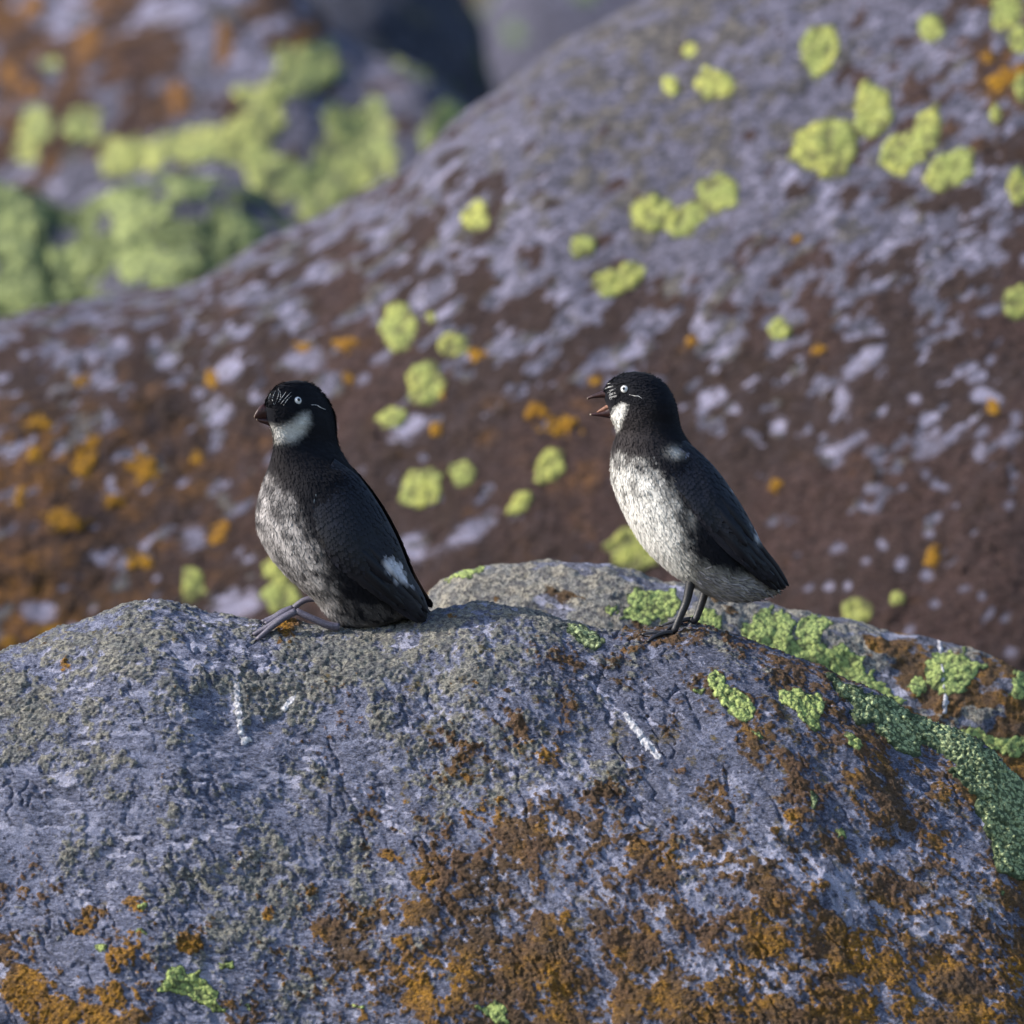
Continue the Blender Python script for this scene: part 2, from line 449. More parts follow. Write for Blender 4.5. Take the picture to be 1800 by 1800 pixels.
def front_disp(u, v, co, ma, mb):
    x, y, z = co[..., 0]*1000, co[..., 1]*1000, co[..., 2]*1000
    tilt = sstep(450, 900, u)
    a, b = streak(x, z, 44); a0, b0 = streak(x, z, 6)
    s = np.cumsum(np.hypot(np.gradient(y, axis=0), np.gradient(z, axis=0)), axis=0)
    h = 5.0*fbm(x/90, y/90, z/90, 2)
    h += 2.2*fbm(x/28 + 9, y/28, z/28, 3)
    h += 0.85*(fbm(a/10, y/6, b/4.0, 3, 0.65)*tilt + fbm(a0/12, y/6, b0/4, 3, 0.65)*(1-tilt))
    rid = 1 - np.abs(fbm(a/24 + 4, y/18, b/12, 3)) * 2.4
    h -= 1.5*sstep(0.72, 1.0, rid) * sstep(-0.2, 0.4, fbm(x/50, y/50 + 3, z/50, 2))
    c1, c2 = cells(x/3.1 + 0.6*perlin(x/2, y/2, z/2), s/3.1)
    d1, d2 = cells(x/1.7, s/1.7 + 0.5*perlin(x/1.5, y/1.5, z/1.5), 40)
    lump = np.clip(1 - c1*1.15, -0.2, 1); lump2 = np.clip(1 - d1*1.15, -0.2, 1)
    cru, org = ma[..., 1], ma[..., 0]
    h += cru*(0.35 + 1.15*lump + 0.55*lump2)
    h += org*(0.35 + 0.75*lump + 0.65*lump2)
    h -= 0.35*ma[..., 2]
    for line in CRACKS:
        dd = np.full(u.shape, 1e9)
        wob_u = u + 14*perlin(x/13, y/13, z/13 + 2); wob_v = v + 14*perlin(x/13, y/13 + 4, z/13)
        for (ax, ay), (bx, by) in zip(line[:-1], line[1:]):
            ex, ey = bx-ax, by-ay
            t = np.clip(((wob_u-ax)*ex + (wob_v-ay)*ey)/(ex*ex+ey*ey), 0, 1)
            dd = np.minimum(dd, np.hypot(wob_u-ax-t*ex, wob_v-ay-t*ey))
        h -= (1.3*np.exp(-(dd/2.6)**2) + 0.4*np.exp(-(dd/10)**2))*sstep(-0.35, 0.25, perlin(x/14, y/14 + 7, z/14))
    fade = sstep(0, 12, np.minimum(co[..., 2]*1000 + 30, 40))
    return h*0.001*fade

front_ridge = [(-1500, 3500), (-1100, 2300), (-700, 1640), (-300, 1285), (-120, 1190), (0, 1146), (60, 1122), (150, 1097), (230, 1071), (300, 1066),
               (380, 1086), (450, 1100), (530, 1102), (620, 1100), (700, 1090), (760, 1079), (850, 1066), (930, 1070), (1050, 1096),
               (1130, 1104), (1220, 1110), (1300, 1124), (1400, 1156), (1500, 1204), (1600, 1256), (1700, 1297), (1760, 1332),
               (1800, 1375), (1850, 1440), (1950, 1560), (2150, 1850), (2500, 2500), (2900, 3500)]
front = boulder("boulder", front_ridge, 0.0, 0.20, 0.17, (-40, 1880), 2.1, 0.25, M_front, front_masks, front_disp,
                "nearest boulder in sharp focus, blue-grey with orange lichen, both small birds on its crest", back_rows=90)

# ---- the boulder just behind, partly hidden by the crest
def simple_masks(rows, vs, f, ang_deg, spots=()):
    def fn(u, v, co):
        x, y, z = co[..., 0]*1000/f, co[..., 1]*1000/f, co[..., 2]*1000/f
        ca, sa = math.cos(R(ang_deg)), math.sin(R(ang_deg))
        a = x*ca - z*sa; b = x*sa + z*ca
        wu = 30*perlin(x/30, y/30, z/30 + 5); wv = 30*perlin(x/30, y/30 + 9, z/30)
        L = lambda g: grid_lookup(g, US, vs, u + wu, v + wv)
        n1 = fbm(a/34 + 3, y/30, b/18, 4, 0.62); n2 = fbm(a/26 + 50, y/24, b/17, 4, 0.6)
        n3 = fbm(a/17 + 90, y/14, b/7.5, 4, 0.62); n4 = fbm(x/40 + 20, y/40, z/40, 3, 0.6); n5 = fbm(x/24 + 70, y/24, z/24, 3, 0.6)
        org = thresh(L(rows[0]), n1); bri = np.clip(L(rows[1]) + 0.3*n5, 0, 1)
        cru = thresh(L(rows[2])*0.9, n2); pal = thresh(L(rows[3])*0.65, n3)
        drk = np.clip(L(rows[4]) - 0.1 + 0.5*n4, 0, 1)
        gre = thresh(L(rows[5]), n2*0.6 + n5*0.5) if len(rows) > 5 else np.zeros_like(u)
        for (cx, cy, ra, rb, an) in spots:          # pale crusts
            c_, s_ = math.cos(R(an)), math.sin(R(an))
            du, dv = u - cx, v - cy
            p = du*c_ - dv*s_; q = du*s_ + dv*c_
            pal = np.maximum(pal, sstep(0.25, 0.6, np.exp(-((p/ra)**2 + (q/rb)**2)) + 0.18*n3))
            org = org*(1 - 0.8*np.exp(-((p/ra)**2 + (q/rb)**2)))
        return np.stack([org, cru, pal, drk], -1), np.stack([bri, gre, np.zeros_like(u), np.zeros_like(u)], -1)
    return fn

def simple_disp(amp, f):
    def fn(u, v, co, ma, mb):
        x, y, z = co[..., 0]*1000/f, co[..., 1]*1000/f, co[..., 2]*1000/f
        h = 5.0*fbm(x/85 + 31, y/85, z/85, 2) + 2.4*fbm(x/28 + 9, y/28, z/28 + 4, 3) + 0.9*fbm(x/8, y/8, z/8, 3)
        h += (ma[..., 1] + 0.6*ma[..., 0])*(0.5 + 0.8*fbm(x/3.4, y/3.4, z/3.4, 2))
        return h*0.001*amp
    return fn

VM = [960, 1020, 1080, 1150, 1220, 1300, 1400]
mid_rows = [["1 1 1 1 1 1 1 1 2 2"]*3 + ["1 1 1 1 1 2 1 2 4 5", "1 1 1 1 1 2 2 3 5 6", "1 1 1 1 1 2 2 3 6 7", "1 1 1 1 1 2 2 3 6 7"],
            ["4 4 4 4 4 4 4 4 5 5"]*7,
            ["5 5 5 5 8 7 6 6 6 5", "5 5 5 5 8 6 6 6 6 5", "5 5 5 5 8 6 6 6 5 4"] + ["4 4 4 4 7 6 6 6 4 3"]*4,
            ["4 4 4 4 3 4 4 4 4 4"]*7, ["2 2 2 2 1 4 4 4 5 4"]*7]
mid_ridge = [(100, 3200), (420, 1700), (640, 1180), (700, 1096), (745, 1040), (790, 1004), (870, 985), (960, 981), (1060, 990), (1100, 1002),
             (1200, 1030), (1300, 1048), (1400, 1064), (1480, 1080), (1540, 1098), (1600, 1122), (1700, 1145), (1800, 1185), (1900, 1235),
             (2150, 1400), (2500, 1900), (2900, 3200)]
mid = boulder("boulder", mid_ridge, 0.135, 0.13, 0.16, (690, 1860), 3.0, 0.14, M_mid, simple_masks(mid_rows, VM, 1.0, 20),
              simple_disp(1.0, 1.0), "low slightly blurred boulder with green lichen just behind the crest and the open-billed bird")

# ---- the big sloping boulder that fills the right and the middle of the view
VB = [0, 200, 400, 600, 800, 1000, 1150]
back_rows_ = [["3 3 3 3 3 1 0 1 3 5", "3 3 3 3 3 1 0 2 4 5", "3 3 3 4 4 3 2 3 4 5", "5 5 5 6 6 5 5 5 6 6", "7 7 7 7 8 8 7 8 7 7", "7 7 7 8 8 8 9 9 8 8", "7 7 7 7 7 8 9 9 9 8"],
              ["1 1 1 1 1 1 1 1 3 5"]*2 + ["1 1 1 1 1 1 1 1 1 1", "2 2 2 2 2 1 1 1 1 1"] + ["6 5 4 2 3 4 2 1 1 1", "6 5 3 2 2 3 1 1 1 1", "6 5 3 2 2 1 1 1 1 1"],
              ["3 3 3 3 3 5 6 3 2 2", "3 3 3 3 3 5 5 3 2 2", "3 3 4 4 3 3 3 3 2 2", "4 4 4 4 3 3 3 3 2 2", "4 4 4 3 3 2 2 2 2 2", "4 4 4 3 2 2 2 2 2 2", "4 4 4 3 2 2 2 2 2 2"],
              ["3 3 3 3 3 0 0 2 4 4", "3 3 3 3 3 1 1 3 4 4", "3 4 4 5 5 5 5 5 5 5", "5 5 5 5 5 6 6 6 6 6", "5 5 5 5 5 5 5 5 6 6", "5 5 5 5 5 4 3 4 5 6", "5 5 5 5 5 4 3 4 5 7"],
              ["2 2 2 2 2 3 3 3 3 2"]*3 + ["3 3 3 3 3 3 3 3 3 3"]*4]
PALE_SPOTS = [(1515, 640, 44, 15, 35), (1462, 800, 26, 24, 0), (1495, 775, 40, 13, 30), (1640, 785, 52, 17, 25), (1537, 857, 16, 15, 0),
              (1775, 775, 28, 18, 10), (340, 945, 30, 28, 40), (720, 757, 48, 18, 28), (70, 1075, 40, 22, 0), (215, 605, 16, 14, 0),
              (195, 850, 12, 14, 0), (400, 660, 40, 16, 30), (830, 930, 60, 22, 35), (730, 965, 30, 30, 0), (415, 1065, 60, 26, 10),
              (550, 640, 38, 26, 20), (1100, 620, 34, 14, 25), (1630, 1010, 14, 12, 0), (1585, 990, 14, 14, 0), (380, 720, 30, 24, 20),
              (1240, 700, 16, 14, 0), (1285, 715, 14, 12, 0), (1365, 745, 24, 18, 40), (1480, 700, 18, 26, 0), (1720, 690, 20, 14, 40)]
_r = np.random.default_rng(5)
for _ in range(46):
    PALE_SPOTS.append((float(_r.uniform(1230, 1810)), float(_r.uniform(560, 1150)), float(_r.uniform(8, 19)), float(_r.uniform(6, 13)), float(_r.uniform(10, 60))))
for _ in range(30):
    PALE_SPOTS.append((float(_r.uniform(-20, 700)), float(_r.uniform(600, 1120)), float(_r.uniform(8, 20)), float(_r.uniform(6, 13)), float(_r.uniform(10, 60))))
back_ridge = [(-1900, 3300), (-1300, 1500), (-700, 780), (-200, 610), (0, 562), (120, 535), (250, 512), (370, 485), (450, 440), (560, 392), (640, 338), (720, 285),
              (800, 215), (880, 158), (960, 92), (1060, 36), (1150, -12), (1300, -95), (1500, -180), (1800, -260), (2200, -280), (2700, 0), (3300, 1000), (3900, 3300)]
back = boulder("boulder", back_ridge, 0.85, 0.36, 0.45, (-60, 1880), 4.5, 0.55, M_back, simple_masks(back_rows_, VB, 0.70, -35, PALE_SPOTS),
               simple_disp(1.1, 1.6), "huge blurred brown and mauve boulder sloping up to the right behind the birds")

# ---- far upper left
VX = [0, 80, 160, 240, 320, 420, 560]
far_rows = [["6 5 4 4 2 1 1 1 1 1", "5 5 4 4 2 2 1 1 1 1", "6 4 2 3 2 2 1 1 1 1", "6 5 2 2 3 2 1 1 1 1"] + ["3 3 3 3 3 2 1 1 1 1"]*3,
            ["6 5 4 4 4 4 2 2 2 2"]*2 + ["4 4 3 3 3 3 2 2 2 2"]*5, ["2 2 2 2 2 2 2 2 2 2"]*7,
            ["7 7 7 6 3 2 2 2 2 2", "7 7 6 5 2 2 2 2 2 2"] + ["3 2 2 3 2 2 2 2 2 2"]*5,
            ["2 2 2 3 5 5 5 5 5 5", "2 4 4 4 5 6 6 6 6 6", "3 6 6 5 6 6 6 6 6 6", "4 6 6 6 6 6 6 6 6 6"] + ["5 5 5 5 6 6 6 6 6 6"]*3]
far_ridge = [(-2600, 3000), (-1800, 700), (-1000, -50), (-400, -220), (100, -180), (380, -110), (520, -40), (590, 30), (640, 76), (720, 100), (780, 142), (835, 205),
             (900, 320), (1000, 620), (1150, 1200), (1500, 3000)]
far = boulder("boulder", far_ridge, 1.55, 0.40, 0.5, (-60, 1000), 6.0, 0.4, M_far, simple_masks(far_rows, VX, 1.6, -20),
              simple_disp(2.0, 2.0), lean=-0.6, label="blurred far boulder at upper left with broad pale green lichen sheets and rust stains")

green_ridge = [(-1500, 3000), (-900, 900), (-400, 420), (-120, 335), (0, 330), (60, 342), (110, 372), (150, 384), (190, 345), (260, 312), (330, 302), (400, 330),
               (480, 372), (560, 430), (680, 560), (850, 900), (1200, 3000)]
gr_rows = [["0 0 0 0 0 0 0 0 0 0"]*7, ["1 1 1 1 1 1 1 1 1 1"]*7, ["3 3 3 3 3 3 3 3 3 3"]*7, ["2 2 2 2 2 2 2 2 2 2"]*7, ["5 5 5 5 5 5 5 5 5 5"]*7,
           ["5 4 5 4 4 4 4 4 4 4"]*4 + ["6 4 5 4 4 4 4 4 4 4", "7 4 6 4 4 4 4 4 4 4", "7 2 7 5 4 4 4 4 4 4"]]
GRC = dict(BGC); GRC.update(green=(0.25, 0.31, 0.14), base_a=(0.15, 0.15, 0.19), base_b=(0.21, 0.21, 0.26))
M_greenrock = rock_material("green_rock", GRC, 0.3)
grn = boulder("boulder", green_ridge, 1.25, 0.30, 0.3, (-60, 800), 6.0, 0.3, M_greenrock, simple_masks(gr_rows, VX, 1.6, 0),
              simple_disp(2.0, 1.7), "rounded blurred boulder at left edge almost covered in dull green lichen")

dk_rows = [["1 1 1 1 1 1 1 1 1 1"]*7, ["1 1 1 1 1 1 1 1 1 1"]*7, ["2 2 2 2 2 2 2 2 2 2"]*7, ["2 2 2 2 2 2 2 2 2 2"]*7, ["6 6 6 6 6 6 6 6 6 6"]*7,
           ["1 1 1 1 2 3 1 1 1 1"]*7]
gap_ridge = [(-300, 3000), (200, 800), (480, 100), (620, -60), (720, -90), (790, -30), (840, 70), (880, 220), (940, 700), (1050, 3000)]
drk = boulder("boulder", gap_ridge, 2.15, 0.35, 0.5, (450, 1000), 8.0, 0.4, M_gap_shade, simple_masks(dk_rows, VX, 1.6, 0),  # leaned to face away from the sun, so the gap looks dark
              simple_disp(2.6, 2.0), lean=0.9, label="boulder glimpsed in the gap at the top of the view, coloured dark for the shade there")
dim_ridge = [(400, 3000), (640, 500), (760, 150), (830, 20), (900, -60), (1000, -120), (1300, -150), (1700, 500), (2000, 3000)]
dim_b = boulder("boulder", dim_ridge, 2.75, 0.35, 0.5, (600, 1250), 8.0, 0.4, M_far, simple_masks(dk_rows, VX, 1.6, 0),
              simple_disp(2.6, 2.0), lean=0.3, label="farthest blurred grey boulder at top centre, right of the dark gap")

# ------------------------------------------------------------------ lichen patches laid on the boulders
dg = bpy.context.evaluated_depsgraph_get()
bpy.context.view_layer.update()
CAM = Vector((0, -D, ZC))
BVH = {}
def bvh_of(o):
    if o.name not in BVH:
        BVH[o.name] = (BVHTree.FromObject(o, bpy.context.evaluated_depsgraph_get()), o.location.copy())
    return BVH[o.name]
def cast(o, u, v):
    t, loc = bvh_of(o)
    d = (P3(u, v, 0) - CAM).normalized()
    h = t.ray_cast(CAM - loc, d)
    if h[0] is None: return None
    n = h[1]
    if n.dot(d) > 0: n = -n
    return h[0] + loc, n

def patch(o, shape, mat, name="lichen_patch", thick=1.3, step=4.0, rough=0.22, grain=0.5, gsize=2.6, label=None, ragged=9.0):
    """shape: (cx,cy,rx,ry,ang) or a list of outline points; laid on the boulder's own surface as a raised crust."""
    if isinstance(shape, tuple):
        cx, cy, ra, rb, an = (list(shape) + [0])[:5]
        c_, s_ = math.cos(R(an)), math.sin(R(an))
        rmax = max(ra, rb)*1.45
        us = np.arange(cx - rmax, cx + rmax + step, step); vs = np.arange(cy - rmax, cy + rmax + step, step)
        Ug, Vg = np.meshgrid(us, vs)
        p = ((Ug-cx)*c_ - (Vg-cy)*s_)/ra; q = ((Ug-cx)*s_ + (Vg-cy)*c_)/rb
        rr = np.hypot(p, q)
        sd = (1 - rr)*min(ra, rb)
        sc = min(ra, rb)
    else:
        P = np.array(shape, float)
        us = np.arange(P[:, 0].min() - 14, P[:, 0].max() + 14, step); vs = np.arange(P[:, 1].min() - 14, P[:, 1].max() + 14, step)
        Ug, Vg = np.meshgrid(us, vs); sd = poly_sdf(P, Ug, Vg); sc = ragged/rough*1.0
        cx, cy = P.mean(0)
    amp = rough*sc
    sd = sd + amp*fbm(Ug/(sc*0.9) + cx, Vg/(sc*0.9), cy*0.37, 3, 0.6)*1.2 + 2.2*fbm(Ug/9, Vg/9, cx, 2)
    idx = -np.ones(Ug.shape, int); co = []; rim_ = []
    c1, c2 = cells(Ug*S*1000/gsize + 0.5*perlin(Ug/6, Vg/6, 3.3), Vg*S*1000/gsize)
    lump = np.clip(1 - 1.2*c1, -0.3, 1)
    for i in range(Ug.shape[0]):
        for j in range(Ug.shape[1]):
            if sd[i, j] < -step*1.2: continue
            r = cast(o, Ug[i, j], Vg[i, j])
            if r is None: continue
            e = min(1.0, max(-0.35, sd[i, j]/(5.0)))
            h = thick*e*(0.75) + grain*lump[i, j]*max(e, 0)
            if e <= 0: h = -0.8
            pt = r[0] + r[1]*(h*0.001)
            idx[i, j] = len(co); co.append(pt[:]); rim_.append(min(1.0, max(0.0, sd[i, j]/max(9.0, 0.45*sc))))
    if len(co) < 9: return None
    co = np.array(co)
    a, b, c, d = idx[:-1, :-1], idx[:-1, 1:], idx[1:, 1:], idx[1:, :-1]
    ok = (a >= 0) & (b >= 0) & (c >= 0) & (d >= 0)
    f = np.stack([a[ok], b[ok], c[ok], d[ok]], -1)
    if len(f) < 4: return None
    q = co[f]; jump = np.abs(q[..., 1].max(1) - q[..., 1].min(1))
    f = f[jump < step*S*14]
    rm = np.array(rim_); ob = mesh_obj(name, co, f[:, ::-1].copy(), mat, parent=o, attrs={"rim": np.stack([rm, rm, rm, np.ones_like(rm)], -1)})
    if label: ob["label"] = label
    return ob

yellow_back = [(1440, 88, 36, 48), (1212, 88, 15, 14), (1255, 148, 37, 29), (1180, 150, 16, 20, 40), (1637, 50, 25, 24), (1768, 18, 30, 38),
               (1792, 70, 20, 26), (1535, 197, 36, 54), (1450, 262, 58, 54), (1585, 272, 40, 36), (1630, 228, 26, 46, -15), (1670, 298, 50, 32, 35),
               (1790, 328, 22, 32), (1750, 200, 12, 20), (1795, 150, 15, 26), (1145, 375, 42, 36), (1205, 388, 40, 28, 35), (1265, 340, 38, 34),
               (835, 380, 24, 31), (1025, 433, 23, 21), (1072, 498, 30, 30), (1108, 482, 25, 26), (1370, 577, 23, 20), (1787, 530, 25, 32), (700, 575, 34, 43, -10),
               (757, 558, 11, 11), (797, 607, 32, 21, 10), (748, 677, 34, 42, -20), (690, 735, 28, 19, 5), (742, 857, 45, 34, 30), (815, 833, 24, 26, 40),
               (965, 820, 26, 36, -35), (915, 885, 28, 16, 45), (340, 1030, 22, 30), (485, 1000, 28, 20), (495, 1048, 36, 28), (1115, 965, 46, 42),
               (1508, 1074, 26, 25), (1577, 1052, 16, 13)]
for s in yellow_back: patch(back, s, M_yellow, thick=1.3, step=4.5, grain=0.3, gsize=4, rough=0.3)
orange_back = [(605, 605, 20, 15), (838, 622, 14, 15), (772, 690, 13, 16), (765, 755, 12, 13), (372, 665, 13, 16), (146, 672, 18, 13), (150, 812, 20, 26, -20),
               (162, 778, 14, 20), (62, 800, 13, 19), (246, 822, 28, 24), (268, 832, 16, 17), (347, 802, 14, 16), (118, 918, 44, 17), (35, 875, 12, 22),
               (245, 988, 30, 16), (100, 1112, 42, 15), (65, 745, 28, 18), (382, 940, 16, 24, -30), (1437, 615, 15, 12), (1360, 855, 17, 13),
               (1640, 975, 15, 22), (1045, 670, 14, 11), (938, 722, 22, 17), (985, 748, 38, 17), (1745, 715, 12, 15), (1765, 140, 40, 18, 30), (1735, 100, 14, 12),
               (1403, 420, 10, 9), (1215, 600, 12, 10), (530, 610, 15, 11), (200, 880, 22, 14), (20, 1130, 22, 16), (610, 662, 14, 12)]
for s in orange_back: patch(back, s, M_orange, thick=0.9, step=4.5, rough=0.75, grain=0.4, gsize=4)

yellow_far = [(62, 228, 28, 38), (45, 268, 24, 20), (147, 222, 33, 34), (88, 112, 16, 12), (720, 116, 62, 14, -28),
              [(480, 85), (580, 75), (600, 105), (630, 120), (600, 150), (560, 160), (500, 185), (505, 215), (480, 255), (540, 290), (556, 262), (560, 215), (585, 185), (610, 195),
               (650, 175), (680, 180), (685, 220), (700, 270), (705, 300), (640, 335), (600, 365), (545, 405), (518, 385), (525, 355), (440, 335), (430, 300), (380, 282), (300, 292),
               (190, 308), (165, 272), (190, 235), (245, 242), (290, 225), (330, 222), (410, 215), (430, 195), (408, 165), (430, 145), (490, 137), (485, 110)],
              [(730, 235), (758, 188), (800, 174), (842, 186), (850, 215), (800, 255), (750, 285)]]
for s in yellow_far: patch(far, s, M_yellow_far, thick=1.4, step=5, grain=0.4, gsize=6, rough=0.45, ragged=18)
for s in [(50, 20, 24, 26), (155, 75, 22, 34, -25), (540, 60, 24, 20), (20, 130, 20, 24), (310, 175, 22, 34), (60, 160, 30, 16), (395, 80, 16, 40)]:
    patch(far, s, M_rust, thick=1.2, step=6, grain=0.4, gsize=6, rough=0.8)
for s in [(25, 400, 70, 60), (50, 510, 70, 50), (235, 375, 60, 46), (275, 470, 70, 50), (430, 410, 50, 30, -30), (330, 335, 40, 22), (120, 465, 40, 34), (20, 345, 34, 18)]:
    patch(grn, s, M_greenfar, thick=1.6, step=6, grain=0.6, gsize=8, rough=0.8)

yellow_mid = [(815, 1000, 52, 17, 15), (1150, 1065, 52, 34), (1240, 1090, 28, 26), (1350, 1110, 44, 36), (1425, 1108, 30, 28), (1415, 1150, 60, 24, -15), (1480, 1165, 60, 32, -20),
              (1668, 1178, 50, 38), (1613, 1207, 18, 17), (1795, 1205, 18, 30), (1545, 1225, 40, 26, -20), (1075, 1072, 14, 9), (1730, 1300, 44, 16, -25), (1780, 1312, 26, 20)]
for s in yellow_mid: patch(mid, s, M_yellow_near, thick=0.5, step=3, rough=0.55, grain=0.35)
patch(mid, [(1648, 1122), (1656, 1122), (1660, 1165), (1662, 1200), (1668, 1235), (1664, 1256), (1657, 1255), (1656, 1215), (1652, 1170)], M_white,
      "dropping_streak", 1.1, 1.8, 0.3, 0.05, ragged=3)

yellow_front = [[(1243, 1182), (1262, 1180), (1283, 1205), (1310, 1222), (1324, 1235), (1325, 1258), (1312, 1272), (1296, 1268), (1275, 1246), (1255, 1226), (1244, 1205)],
                [(1366, 1212), (1395, 1207), (1420, 1216), (1448, 1222), (1452, 1240), (1440, 1262), (1446, 1284), (1432, 1288), (1412, 1270), (1390, 1248), (1368, 1232)],
                [(272, 1745), (300, 1700), (322, 1697), (330, 1712), (352, 1706), (368, 1730), (384, 1742), (380, 1760), (400, 1772), (396, 1782), (362, 1772), (332, 1752), (300, 1748)],
                [(826, 1765), (850, 1768), (870, 1758), (888, 1772), (896, 1800), (870, 1800), (852, 1785)],
                [(1478, 1290), (1500, 1288), (1518, 1310), (1512, 1322), (1496, 1312)], [(1318, 1284), (1345, 1292), (1350, 1305), (1335, 1303)],
                [(238, 1590), (258, 1586), (255, 1600), (242, 1600)], [(228, 1622), (252, 1628), (256, 1642), (236, 1636)], [(168, 1664), (186, 1662), (188, 1674), (172, 1676)],
                [(384, 1692), (412, 1690), (410, 1704), (390, 1704)], [(1214, 1206), (1236, 1212), (1232, 1226), (1218, 1220)], [(1648, 1374), (1662, 1372), (1660, 1386), (1650, 1386)],
                [(1468, 1455), (1484, 1458), (1490, 1474), (1474, 1472)], [(1750, 1560), (1768, 1565), (1764, 1578)], [(622, 1768), (642, 1768), (636, 1778)]]
for s in yellow_front: patch(front, s, M_yellow_near, thick=0.5, step=1.8, rough=0.3, grain=0.6, gsize=2.0, ragged=7)
for s in [[(1455, 1190), (1490, 1196), (1560, 1225), (1640, 1258), (1700, 1290), (1770, 1322), (1830, 1372), (1840, 1450), (1835, 1560), (1790, 1555), (1752, 1530), (1735, 1480),
           (1712, 1420), (1690, 1372), (1650, 1335), (1622, 1300), (1618, 1330), (1590, 1330), (1548, 1290), (1520, 1275), (1500, 1250), (1470, 1225)]]:
    patch(front, s, M_green, thick=0.6, step=2.0, rough=0.3, grain=1.3, gsize=2.1, ragged=20, label="broad green crust of lichen on the right shoulder")
for s in [[(990, 1090), (1035, 1100), (1062, 1130), (1050, 1148), (1020, 1135), (998, 1115)], [(1425, 1380), (1436, 1400), (1432, 1420), (1422, 1400)], [(430, 1756), (448, 1762), (440, 1776), (424, 1770)]]:
    patch(front, s, M_green, thick=0.5, step=2.2, grain=0.6, gsize=2.0, ragged=8)
for s in [[(420, 1293), (428, 1296), (440, 1296), (443, 1304), (432, 1312), (422, 1307)], [(408, 1198), (421, 1198), (426, 1250), (431, 1292), (420, 1290), (412, 1250)],
          [(505, 1228), (520, 1218), (516, 1236), (500, 1252), (494, 1246)], [(313, 1222), (319, 1222), (319, 1228), (313, 1228)],
          [(1090, 1250), (1102, 1252), (1134, 1288), (1166, 1330), (1158, 1338), (1122, 1304)]]:
    patch(front, s, M_white, "dropping_streak", 0.22, 1.4, 0.3, 0.04, ragged=4)

# ------------------------------------------------------------------ birds
def bird_material(name, rough=0.72, sheen=0.25, spec=0.11):
    k = NT(name); co = k.obj()
    x = k.new("ShaderNodeAttribute"); x.attribute_name = "tone"
    n = k.noise(co, 2600, 3, 0.65)
    c = k.mix(1.0, x.outputs["Color"], k.math('ADD', k.math('MULTIPLY', n, 0.6), 0.7), 'MULTIPLY')
    k.link(c, k.b.inputs["Base Color"])
    k.b.inputs["Roughness"].default_value = rough
    k.b.inputs["Specular IOR Level"].default_value = spec
    k.b.inputs["Sheen Weight"].default_value = sheen*0.12
    k.b.inputs["Sheen Roughness"].default_value = 0.5
    k.link(k.bump(n, 0.0003, 0.25), k.b.inputs["Normal"])
    return k.m
def plain(name, c, rough=0.5, spec=0.5, scale=900, amt=0.5, c2=None, bump=0.0003):
    k = NT(name); co = k.obj()
    n = k.noise(co, scale, 4, 0.6)
    col = k.mix(k.ramp(n, 0.35, 0.65), c, c2 or tuple(v*(1-amt) for v in c))
    k.link(col, k.b.inputs["Base Color"]); k.b.inputs["Roughness"].default_value = rough
    k.b.inputs["Specular IOR Level"].default_value = spec
    k.link(k.bump(n, bump, 0.6), k.b.inputs["Normal"])
    return k.m
M_body = bird_material("plumage")
M_wing = bird_material("wing_feather", 0.46, 0.15, 0.24)
M_bill = plain("dark_red_bill", (0.040, 0.011, 0.011), 0.38, 0.45)
M_billtip = plain("pale_bill_tip", (0.45, 0.36, 0.28), 0.3, 0.5)
M_gape = plain("mouth_lining", (0.30, 0.14, 0.09), 0.5, 0.4)
M_iris = plain("white_iris", (0.74, 0.75, 0.78), 0.08, 0.5, 3000, 0.2)
M_pupil = plain("black_pupil", (0.006, 0.005, 0.008), 0.08, 0.5)
M_rim = plain("eyelid_skin", (0.008, 0.008, 0.010), 0.5, 0.4)
M_plume = plain("white_plume", (0.78, 0.78, 0.80), 0.6, 0.2)
M_leg = plain("grey_leg_skin", (0.018, 0.019, 0.028), 0.45, 0.5, 1500, 0.5)
M_leg_l = plain("lilac_leg_skin", (0.125, 0.115, 0.165), 0.45, 0.5, 1500, 0.5)
M_web = plain("web_skin", (0.035, 0.035, 0.050), 0.5, 0.4)
M_claw = plain("black_claw", (0.01, 0.01, 0.012), 0.3, 0.5)

def tube(path, radii, n=10, squash=1.0):
    """closed tapered tube through world points; returns co, faces."""
    P = np.array([tuple(p) for p in path], float); m = len(P)
    t0 = np.linspace(0, m-1, (m-1)*5 + 1)
    Q = np.stack([smooth1(np.arange(m), P[:, c], t0) for c in range(3)], -1)
    r = smooth1(np.arange(m), np.array(radii, float), t0)
    T = np.gradient(Q, axis=0); T /= np.linalg.norm(T, axis=1, keepdims=True) + 1e-12
    up = np.array([0, 1.0, 0.02]); co = []
    for q, t, rr in zip(Q, T, r):
        a = np.cross(t, up); a /= np.linalg.norm(a) + 1e-12
        b = np.cross(a, t)
        for k in range(n):
            th = 2*math.pi*k/n
            co.append(q + rr*(a*math.cos(th) + b*squash*math.sin(th)))
    f = grid_faces(len(Q), n, True).tolist()
    f.append(list(range(n))[::-1]); f.append([(len(Q)-1)*n + k for k in range(n)])
    return np.array(co), f

